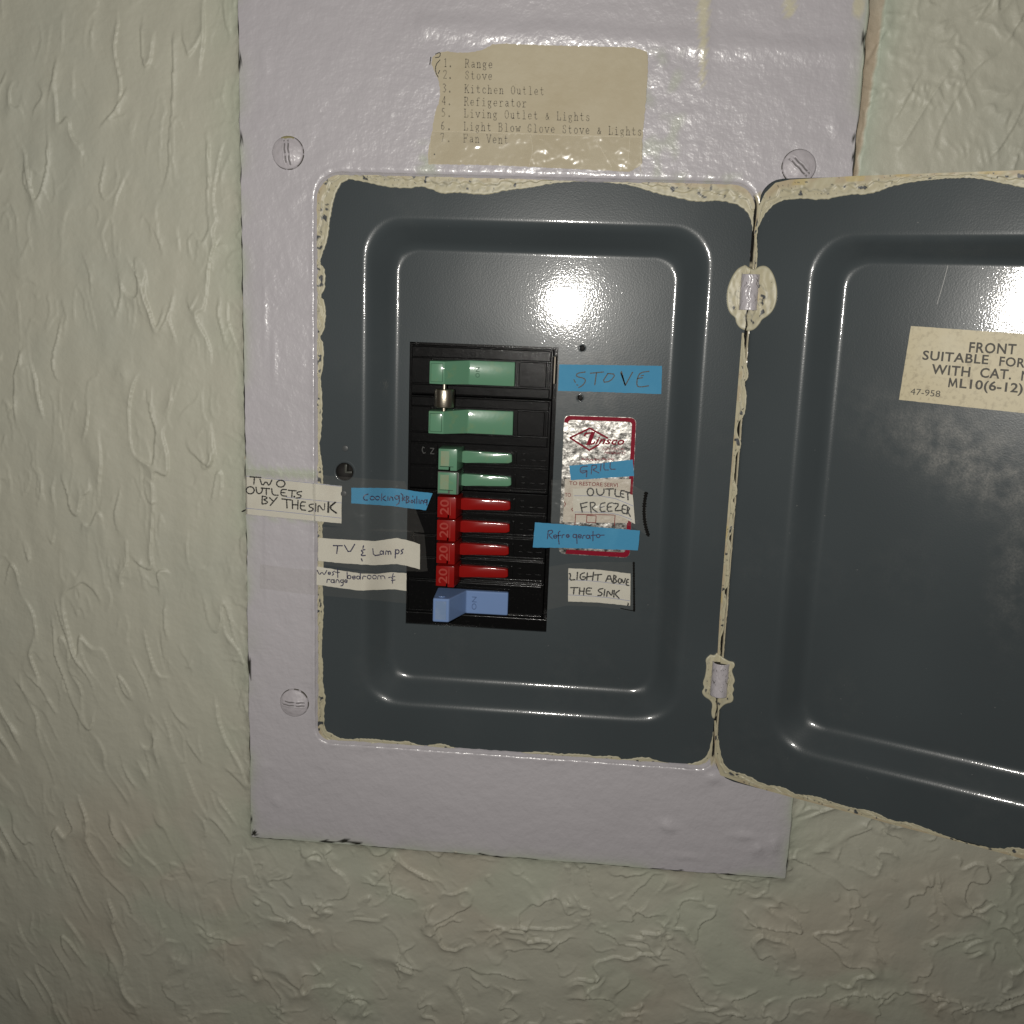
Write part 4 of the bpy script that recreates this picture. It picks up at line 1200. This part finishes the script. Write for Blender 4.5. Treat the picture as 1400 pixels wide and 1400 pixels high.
ribbons(mb, [zB([(552, 812), (566, 786), (650, 780)]), zB([(572, 892), (640, 888), (652, 866)])], fplace, .95, 1, .24, jit=.05)
ribbons(mb, [zB([(634, 784), (594, 888)])], fplace, 2.1, 1, .25, jit=.02)
letters(mb, 'insco', (720 + 655 / 7, 480 + 886 / 7), (720 + 932 / 7, 480 + 897 / 7), (1.2, -9.6), fplace, .22, 1, bold=.030, shear=.3, spacing=1.08)
letters(mb, 'ELECTRICAL', (720 + 722 / 7, 480 + 946 / 7), (720 + 940 / 7, 480 + 950 / 7), (.6, -3.3), fplace, .22, 1, bold=.01, shear=.2)
letters(mb, 'PRODUCTS', (720 + 740 / 7, 480 + 984 / 7), (720 + 945 / 7, 480 + 989 / 7), (.6, -3.3), fplace, .22, 1, bold=.01, shear=.2)
rs = random.Random(4)
ribbons(mb, [zB([(x, 1030 + rs.uniform(-10, 6)), (x + rs.uniform(5, 14), 1045 + rs.uniform(-6, 8))]) for x in range(528, 840, 13)], fplace, .35, 1, .22)
letters(mb, 'TO RESTORE SERVI', (700 + 497 / 6.364, 640 + 146 / 6.364), (700 + 920 / 6.364, 640 + 165 / 6.364), (.2, -5.2), fplace, .24, 3, bold=.008)
letters(mb, 'TO', (700 + 460 / 6.364, 640 + 248 / 6.364), (700 + 512 / 6.364, 640 + 250 / 6.364), (.1, -5.2), fplace, .24, 3, bold=.008)
ribbons(mb, [zC([(528, 348), (517, 358), (530, 374)]), zC([(456, 292), (466, 312), (456, 334)]), zC([(553, 402), (548, 492)]), zC([(550, 403), (730, 405), (900, 408)]), zC([(897, 408), (890, 500)]), zC([(652, 410), (732, 416), (728, 475), (648, 472), (652, 410)])], fplace, .42, 3, .24, smooth=0, jit=.05)
mb.build('foil', [M['foil'], M['ink_red'], M['pad'], M['ink_darkred']], stk)

# GRILL
gl = [[(582, 1102), (522, 1106), (508, 1150), (540, 1172), (584, 1142), (526, 1148)], [(578, 1142), (572, 1206)], [(626, 1094), (618, 1178)], [(626, 1094), (672, 1092), (664, 1124), (626, 1134), (692, 1166)], [(713, 1078), (705, 1148)], [(741, 1072), (738, 1138), (784, 1138)], [(801, 1068), (796, 1132), (850, 1130)]]
strip_thing('tape_label', 'short blue tape strip lettered GRILL across the foil sticker', 'tape label',
            zB([(406, 1096), (700, 1072), (1015, 1038)]), zB([(424, 1236), (700, 1218), (1029, 1196)]), M['bluetape'], fplace, .45, [zB(s) for s in gl], .58, M['ink_blue'], group=GB, part='tape')

# OUTLET FREEZER, its tape curling away at the right
lift4 = lambda a, b: 2.4 * np.clip((a - .25) / .75, 0, 1)**2 + 0 * b
of = [EL(682, 208, 28, 33), [(735, 180), (740, 224), (770, 240), (800, 216), (800, 178)], [(814, 181), (882, 178)], [(846, 180), (845, 240)], [(898, 180), (895, 241), (938, 246)], [(976, 194), (945, 190), (942, 246), (976, 252)], [(944, 218), (970, 222)], [(985, 200), (1022, 208)], [(1005, 205), (1009, 272)],
      [(595, 308), (612, 384)], [(595, 312), (656, 297)], [(605, 346), (652, 334)], [(680, 298), (688, 390)], [(680, 300), (718, 298), (726, 322), (688, 346), (742, 384)], [(810, 300), (765, 310), (768, 380), (812, 374)], [(767, 343), (802, 334)], [(872, 299), (830, 308), (828, 376), (872, 371)], [(829, 341), (864, 334)], [(880, 304), (936, 307), (885, 370), (948, 364)],
      [(996, 321), (960, 314), (955, 386), (992, 391)], [(958, 350), (986, 355)], [(1005, 328), (1000, 396)], [(1005, 330), (1026, 346), (1003, 370), (1030, 416)]]
t4 = strip_thing('paper_label', 'curled lined paper label lettered OUTLET FREEZER over the foil sticker', 'paper label',
                 zC([(530, 178), (800, 176), (920, 190), (1050, 226)]), zC([(532, 386), (800, 390), (930, 412), (1070, 478)]), M['paper'], fplace, .6, [zC(s) for s in of], .76,
                 rules=[zC([(540, 240), (850, 243), (1052, 322)]), zC([(545, 382), (800, 384), (920, 398), (1040, 440)])], group=GW, lift=lift4)
ct4 = zC([(342, 102), (700, 96), (880, 95), (1010, 118), (1160, 202)]); cb4 = zC([(338, 470), (700, 480), (900, 478), (1050, 505), (1178, 576)])
lift4b = lambda a, b: .25 + 2.6 * np.clip((a - .4) / .6, 0, 1)**2 + 0 * b
clear(t4, ct4, cb4, .85, lift=lift4b)
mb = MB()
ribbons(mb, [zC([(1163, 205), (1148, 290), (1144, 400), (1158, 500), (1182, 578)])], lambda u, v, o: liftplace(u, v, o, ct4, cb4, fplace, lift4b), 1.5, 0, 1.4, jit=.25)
mb.build('tape_edge', M['dull_black'], t4)  # black strip along the right end of the clear tape

# Refrigerator
rf = [[(315, 545), (308, 616)], [(315, 545), (352, 539), (352, 566), (315, 580), (352, 616)], EE(376, 596, 15), [(418, 548), (402, 560), (405, 620), (410, 662)], [(390, 590), (428, 584)], [(435, 608), (438, 580), (456, 580)], EL(485, 590, 13), EL(485, 590, 9), EL(545, 590, 15), [(562, 575), (566, 656)], EE(590, 592, 15), [(614, 612), (618, 586), (638, 582)], EL(660, 596, 15), [(676, 580), (680, 612)], [(705, 548), (704, 632)], [(688, 586), (732, 580)], EL(750, 588, 15), [(764, 582), (804, 580)]]
strip_thing('tape_label', 'long blue tape strip reading Refrigerator across the bottom of the foil sticker', 'tape label',
            zC([(200, 472), (650, 504), (1113, 540)]), zC([(182, 690), (650, 698), (1095, 712)]), M['bluetape'], fplace, .7, [zC(s) for s in rf], .55, M['ink_blue'], group=GB, part='tape',
            lift=lambda a, b: .9 * np.clip((a - .25) / .5, 0, 1) + 0 * b)

# LIGHT ABOVE THE SINK
ls = [[(496, 918), (512, 922), (500, 976), (548, 970)], [(570, 905), (565, 972)], [(632, 910), (598, 920), (590, 956), (612, 974), (640, 962), (640, 946), (612, 946)], [(656, 910), (650, 977)], [(710, 904), (700, 977)], [(652, 945), (706, 940)], [(714, 930), (782, 924)], [(749, 928), (745, 977)],
      [(815, 986), (846, 918), (872, 992)], [(825, 965), (864, 965)], [(886, 930), (880, 1002)], [(886, 930), (912, 944), (889, 962), (918, 984), (882, 1002)], EL(938, 980, 14, 20), [(955, 964), (972, 1006), (987, 958)], [(1016, 968), (1000, 965), (990, 1015), (1018, 1020)], [(996, 990), (1012, 992)],
      [(508, 1040), (577, 1040)], [(541, 1040), (535, 1097)], [(590, 1040), (585, 1100)], [(629, 1042), (622, 1107)], [(588, 1070), (626, 1072)], [(693, 1045), (650, 1040), (642, 1096), (692, 1096)], [(647, 1068), (682, 1068)],
      [(792, 1047), (752, 1054), (752, 1074), (786, 1086), (776, 1108), (746, 1108)], [(808, 1055), (800, 1114)], [(824, 1116), (830, 1058), (868, 1116), (876, 1062)], [(890, 1062), (885, 1122)], [(936, 1062), (892, 1092), (932, 1132)], [(1008, 1172), (1013, 1180), (1004, 1194)]]
lift5 = lambda a, b: .5 * a**2 + 0 * b
t5 = strip_thing('paper_label', 'lined white paper label lettered LIGHT ABOVE THE SINK, below the foil sticker', 'paper label',
                 zC([(490, 872), (760, 884), (1031, 916)]), zC([(488, 1160), (760, 1170), (1029, 1196)]), M['paper'], fplace, .3, [zC(s) for s in ls], .76,
                 rules=[zC([(490, 972), (700, 980), (1025, 1020)]), zC([(490, 1103), (760, 1116), (1025, 1152)])], group=GW, lift=lift5)
ct5 = zC([(325, 858), (480, 830), (760, 815), (1055, 818)]); cb5 = zC([(308, 1232), (480, 1195), (760, 1205), (1060, 1242)])
clear(t5, ct5, cb5, .6, lift=lift5)
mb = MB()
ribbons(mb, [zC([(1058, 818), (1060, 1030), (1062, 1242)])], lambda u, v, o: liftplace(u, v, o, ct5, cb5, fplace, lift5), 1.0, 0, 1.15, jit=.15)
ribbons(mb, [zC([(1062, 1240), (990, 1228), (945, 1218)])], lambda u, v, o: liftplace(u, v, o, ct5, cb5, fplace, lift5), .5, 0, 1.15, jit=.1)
mb.build('tape_edge', M['dull_black'], t5)  # black strips along the tape's right end and lower right corner

# ---- typed list above the opening
GLY = {
 '1': [[(.3, .85), (.5, 1), (.5, 0)], [(.25, 0), (.75, 0)]], '2': [[(.2, .8), (.3, .97), (.6, 1), (.78, .8), (.7, .55), (.2, 0), (.8, 0)]],
 '3': [[(.2, .95), (.55, 1), (.75, .8), (.45, .55), (.78, .3), (.55, 0), (.2, .05)]], '4': [[(.65, 0), (.65, 1), (.15, .3), (.85, .3)]],
 '5': [[(.75, 1), (.3, 1), (.25, .55), (.6, .62), (.8, .3), (.55, 0), (.2, .05)]], '6': [[(.7, .95), (.4, .85), (.22, .4), (.3, .05), (.6, 0), (.78, .25), (.6, .5), (.28, .42)]],
 '7': [[(.2, .85), (.2, 1), (.8, 1), (.45, 0)]], '.': [EL(.4, .06, .09, .07)],
 'R': [[(.2, 0), (.2, 1), (.6, 1), (.78, .8), (.6, .52), (.2, .5)], [(.5, .5), (.8, 0), (.95, 0)], [(.05, 0), (.35, 0)], [(.05, 1), (.3, 1)]],
 'S': [[(.78, .75), (.72, .95), (.5, 1), (.25, .85), (.3, .6), (.7, .45), (.8, .2), (.55, 0), (.25, .05), (.2, .3)]],
 'K': [[(.2, 0), (.2, 1)], [(.85, 1), (.22, .45)], [(.4, .6), (.85, 0)], [(.05, 0), (.38, 0)], [(.7, 0), (1, 0)], [(.05, 1), (.38, 1)]],
 'O': [EL(.5, .5, .36, .5)], 'L': [[(.1, 1), (.45, 1)], [(.27, 1), (.27, 0)], [(.1, 0), (.85, 0), (.85, .3)]],
 'B': [[(.2, 0), (.2, 1), (.6, 1), (.75, .8), (.6, .55), (.2, .53)], [(.6, .53), (.82, .3), (.65, 0), (.05, 0)], [(.05, 1), (.2, 1)]],
 'G': [[(.8, .75), (.7, .95), (.45, 1), (.18, .6), (.2, .2), (.45, 0), (.75, .1), (.78, .42), (.5, .42)]],
 'F': [[(.2, 0), (.2, 1), (.85, 1), (.85, .78)], [(.2, .52), (.6, .52)], [(.05, 0), (.42, 0)], [(.6, .62), (.6, .42)], [(.05, 1), (.2, 1)]],
 'V': [[(.12, 1), (.5, 0), (.88, 1)], [(0, 1), (.28, 1)], [(.72, 1), (1, 1)]],
 'a': [[(.25, .58), (.45, .68), (.68, .58), (.7, .1), (.85, 0)], [(.7, .38), (.4, .4), (.2, .2), (.35, 0), (.7, .14)]],
 'n': [[(.08, .65), (.25, .65), (.25, 0)], [(.25, .5), (.5, .68), (.72, .55), (.72, 0)], [(.08, 0), (.4, 0)], [(.58, 0), (.9, 0)]],
 'g': [EL(.42, .42, .24, .22), [(.62, .58), (.85, .64)], [(.3, .2), (.25, .1), (.7, .04), (.75, -.15), (.5, -.28), (.2, -.2), (.28, -.02)]],
 'e': [[(.2, .34), (.8, .34), (.7, .6), (.48, .68), (.22, .5), (.2, .2), (.42, 0), (.78, .1)]],
 't': [[(.4, .95), (.4, .12), (.55, 0), (.78, .1)], [(.15, .64), (.72, .64)]], 'o': [EL(.5, .33, .31, .34)],
 'v': [[(.15, .65), (.5, 0), (.85, .65)], [(.03, .65), (.32, .65)], [(.68, .65), (.97, .65)]],
 'i': [[(.25, .65), (.5, .65), (.5, 0)], [(.2, 0), (.8, 0)], EL(.48, .9, .05, .04)], 'c': [[(.78, .5), (.6, .68), (.3, .6), (.2, .3), (.38, .02), (.65, 0), (.8, .14)]],
 'h': [[(.08, 1), (.25, 1), (.25, 0)], [(.25, .5), (.5, .68), (.72, .55), (.72, 0)], [(.08, 0), (.4, 0)], [(.58, 0), (.9, 0)]],
 'u': [[(.08, .65), (.25, .65), (.25, .15), (.42, 0), (.7, .14)], [(.55, .65), (.72, .65), (.72, 0), (.9, 0)]],
 'l': [[(.25, 1), (.5, 1), (.5, 0)], [(.2, 0), (.8, 0)]], 'f': [[(.8, .9), (.65, 1), (.42, .9), (.4, 0)], [(.15, .64), (.7, .64)], [(.2, 0), (.65, 0)]],
 'r': [[(.12, .65), (.35, .65), (.35, 0)], [(.35, .45), (.6, .68), (.85, .58)], [(.12, 0), (.65, 0)]],
 's': [[(.75, .5), (.68, .66), (.32, .64), (.26, .46), (.7, .28), (.74, .08), (.5, 0), (.25, .04), (.22, .2)]],
 'w': [[(.1, .65), (.3, 0), (.5, .5), (.7, 0), (.9, .65)], [(0, .65), (.22, .65)], [(.78, .65), (1, .65)]],
 '&': [[(.85, .4), (.5, 0), (.25, .05), (.2, .25), (.6, .6), (.55, .8), (.35, .75), (.35, .6), (.85, 0)]]}
def typed(s, x0, y0, pitch, slope, cap, clipcap=1.0):
    out = []
    for i, ch in enumerate(s):
        for st in GLY.get(ch, []):
            p = np.array(st, float)
            if clipcap < .7 and ch in 'RKOLSBG345': 
                p = p.copy(); keep = p[:, 1] <= clipcap + .08
                p[:, 1] = np.minimum(p[:, 1], clipcap)
                if keep.sum() < 2: continue
                p = p[keep] if len(p) > 3 else p
            X = x0 + (i + p[:, 0] * .86 + .05) * pitch; Y = y0 + slope * (X - x0) - p[:, 1] * cap
            out.append(np.stack([X, Y], 1))
    return out
rows = [(214, 1, 'Range', .8), (280, 2, 'Stove', 1), (357, 3, 'Kitchen Outlet', .85), (428, 4, 'Refigerator', .75), (495, 5, 'Living Outlet & Lights', .85), (568, 6, 'Light Blow Glove Stove & Lights', .85), (636, 7, 'Fan Vent', 1)]
ty = []
for y, num, s, cl in rows:
    dx = (y - 214) * -.022
    ty += typed(s, 268 + dx, y, 32.6, .030, 46, cl) + typed(str(num), 146 + dx * 2, y - 4, 32, .03, 46, cl) + typed('.', 176 + dx, y - 2, 30, .03, 60)
olp = thing('paper_list', 'yellowed typed list of seven circuits stuck above the opening, torn at its left edge', 'paper list', front(np.array([735.]), np.array([150.]), 0)[0])
ring = zD([(66, 760), (60, 690), (82, 600), (98, 480), (130, 395), (128, 300), (100, 240), (78, 190), (92, 150), (140, 122), (240, 134), (330, 128), (395, 104), (432, 78), (700, 90), (1000, 96), (1296, 104), (1302, 200), (1290, 400), (1268, 620), (1268, 806), (1000, 792), (700, 778), (400, 764)])
def coverplace(u, v, off): return front(u, v, off, lambda x, z, o: o + 0 * x)
def blob_sheet(mb, ring, place, off, mat, wob=.8):
    r = smooth_line(np.vstack([ring, ring[:1]]), 1.5, 1)[:-1]
    r = r + wob * np.stack([pnoise(r[:, 0] / 5, r[:, 1] / 5, 77), pnoise(r[:, 0] / 5 + 20, r[:, 1] / 5, 77)], 1)
    P = place(r[:, 0], r[:, 1], off); mb.add(P.tolist(), [list(range(len(P)))[::-1]], mat)
mb = MB()
blob_sheet(mb, ring, coverplace, .62, 0)
ribbons(mb, [zD(s) for s in ty], coverplace, .40, 1, .72, jit=.25, smooth=0)
ribbons(mb, [zD(s) for s in ([(78, 156), (72, 200)], [(104, 140), (132, 128), (130, 156), (104, 160)], [(130, 172), (106, 200), (104, 240), (120, 270)], [(120, 250), (128, 232)])], coverplace, .4, 2, .74)
ribbons(mb, [zD([(98, 702), (99, 706)])], coverplace, .6, 2, .74)
pp = mb.build('paper', [M['oldpaper'], M['ink_type'], M['ink_black']], olp)
Pt, Ft = sheet_geo(zD([(88, 572), (400, 580), (800, 594), (1272, 607)]), zD([(60, 752), (400, 766), (800, 784), (1272, 812)]), coverplace, .8, 80, 14, .5)
Pt[:, 1] += .08 * np.abs(pnoise(Pt[:, 0] / 6, Pt[:, 2] / 5, 78))
mesh('clear_tape', Pt, Ft, M['clear'], olp, flip=True)
mb = MB()
ribbons(mb, [zD(s) for s in ([(640, 600), (655, 680), (630, 780)], [(1000, 612), (1060, 710), (1096, 776)], [(1200, 612), (1185, 790)], [(78, 600), (76, 745)], [(1262, 612), (1258, 800)], [(690, 620), (715, 625)], [(90, 574), (500, 584), (900, 598), (1268, 608)])], coverplace, .16, 0, 1.0)
mb.build('tape_crease_glint', principled('tape_crease_glint', (.52, .47, .36), .3), olp)  # pale ribbons: glints along the tape's creases and edges put into colour

# ---- printed label on the door
rl = thing('sticker', 'cream printed label on the open door, its text starting with the word FRONT', 'sticker', dplace(np.array([1330.]), np.array([510.]), 0)[0])
P, F = sheet_geo([(1245.4, 445.7), (1400, 456.5), (1440, 459.5)], [(1229, 546.5), (1400, 565), (1440, 569)], dplace, .12, 60, 30, .25)
mb = MB(); mb.add(P.tolist(), F.tolist(), 0)
def rt(s, x0, y0, x1, y1, cap, bold=.022, **k):
    a = z7([(x0, y0), (x1, y1)]); letters(mb, s, a[0], a[1], (cap * .12 / 2.8, -cap / 2.8), dplace, .25, 1, bold=bold, **k)
rt('FRONT', 1188, 396, 1368, 404, 38, spacing=1.1)
rt('SUITABLE', 1010, 424, 1262, 442, 34, spacing=1.08); rt('FOR', 1304, 447, 1402, 455, 34, spacing=1.08)
rt('WITH', 1044, 478, 1192, 490, 36, spacing=1.08); rt('CAT.', 1230, 492, 1350, 500, 36, spacing=1.08); rt('N', 1388, 504, 1422, 506, 36)
ribbons(mb, [z7([(1112, 529), (1117, 496)]), z7([(1117, 496), (1126, 526)]), z7([(1126, 526), (1140, 498)]), z7([(1140, 498), (1142, 531)])], dplace, .72, 1, .25, smooth=0, jit=.02); rt('L10(6-12)', 1152, 532, 1394, 552, 34, spacing=1.02)
rt('47-958', 964, 558, 1078, 568, 24, bold=.0)
mb.build('paper', [M['ratepaper'], M['ink_print']], rl)

# seat every breaker down into the deepened pan
for o in list(COL.objects):
    if o.name.startswith('circuit_breaker'): o.location += Vector((-.0003, .0028, -.0005))
for o in list(COL.objects):
    if o.name.startswith(('breaker_base', 'bracket')): o.location += Vector((-.0003, .0028, -.0005))
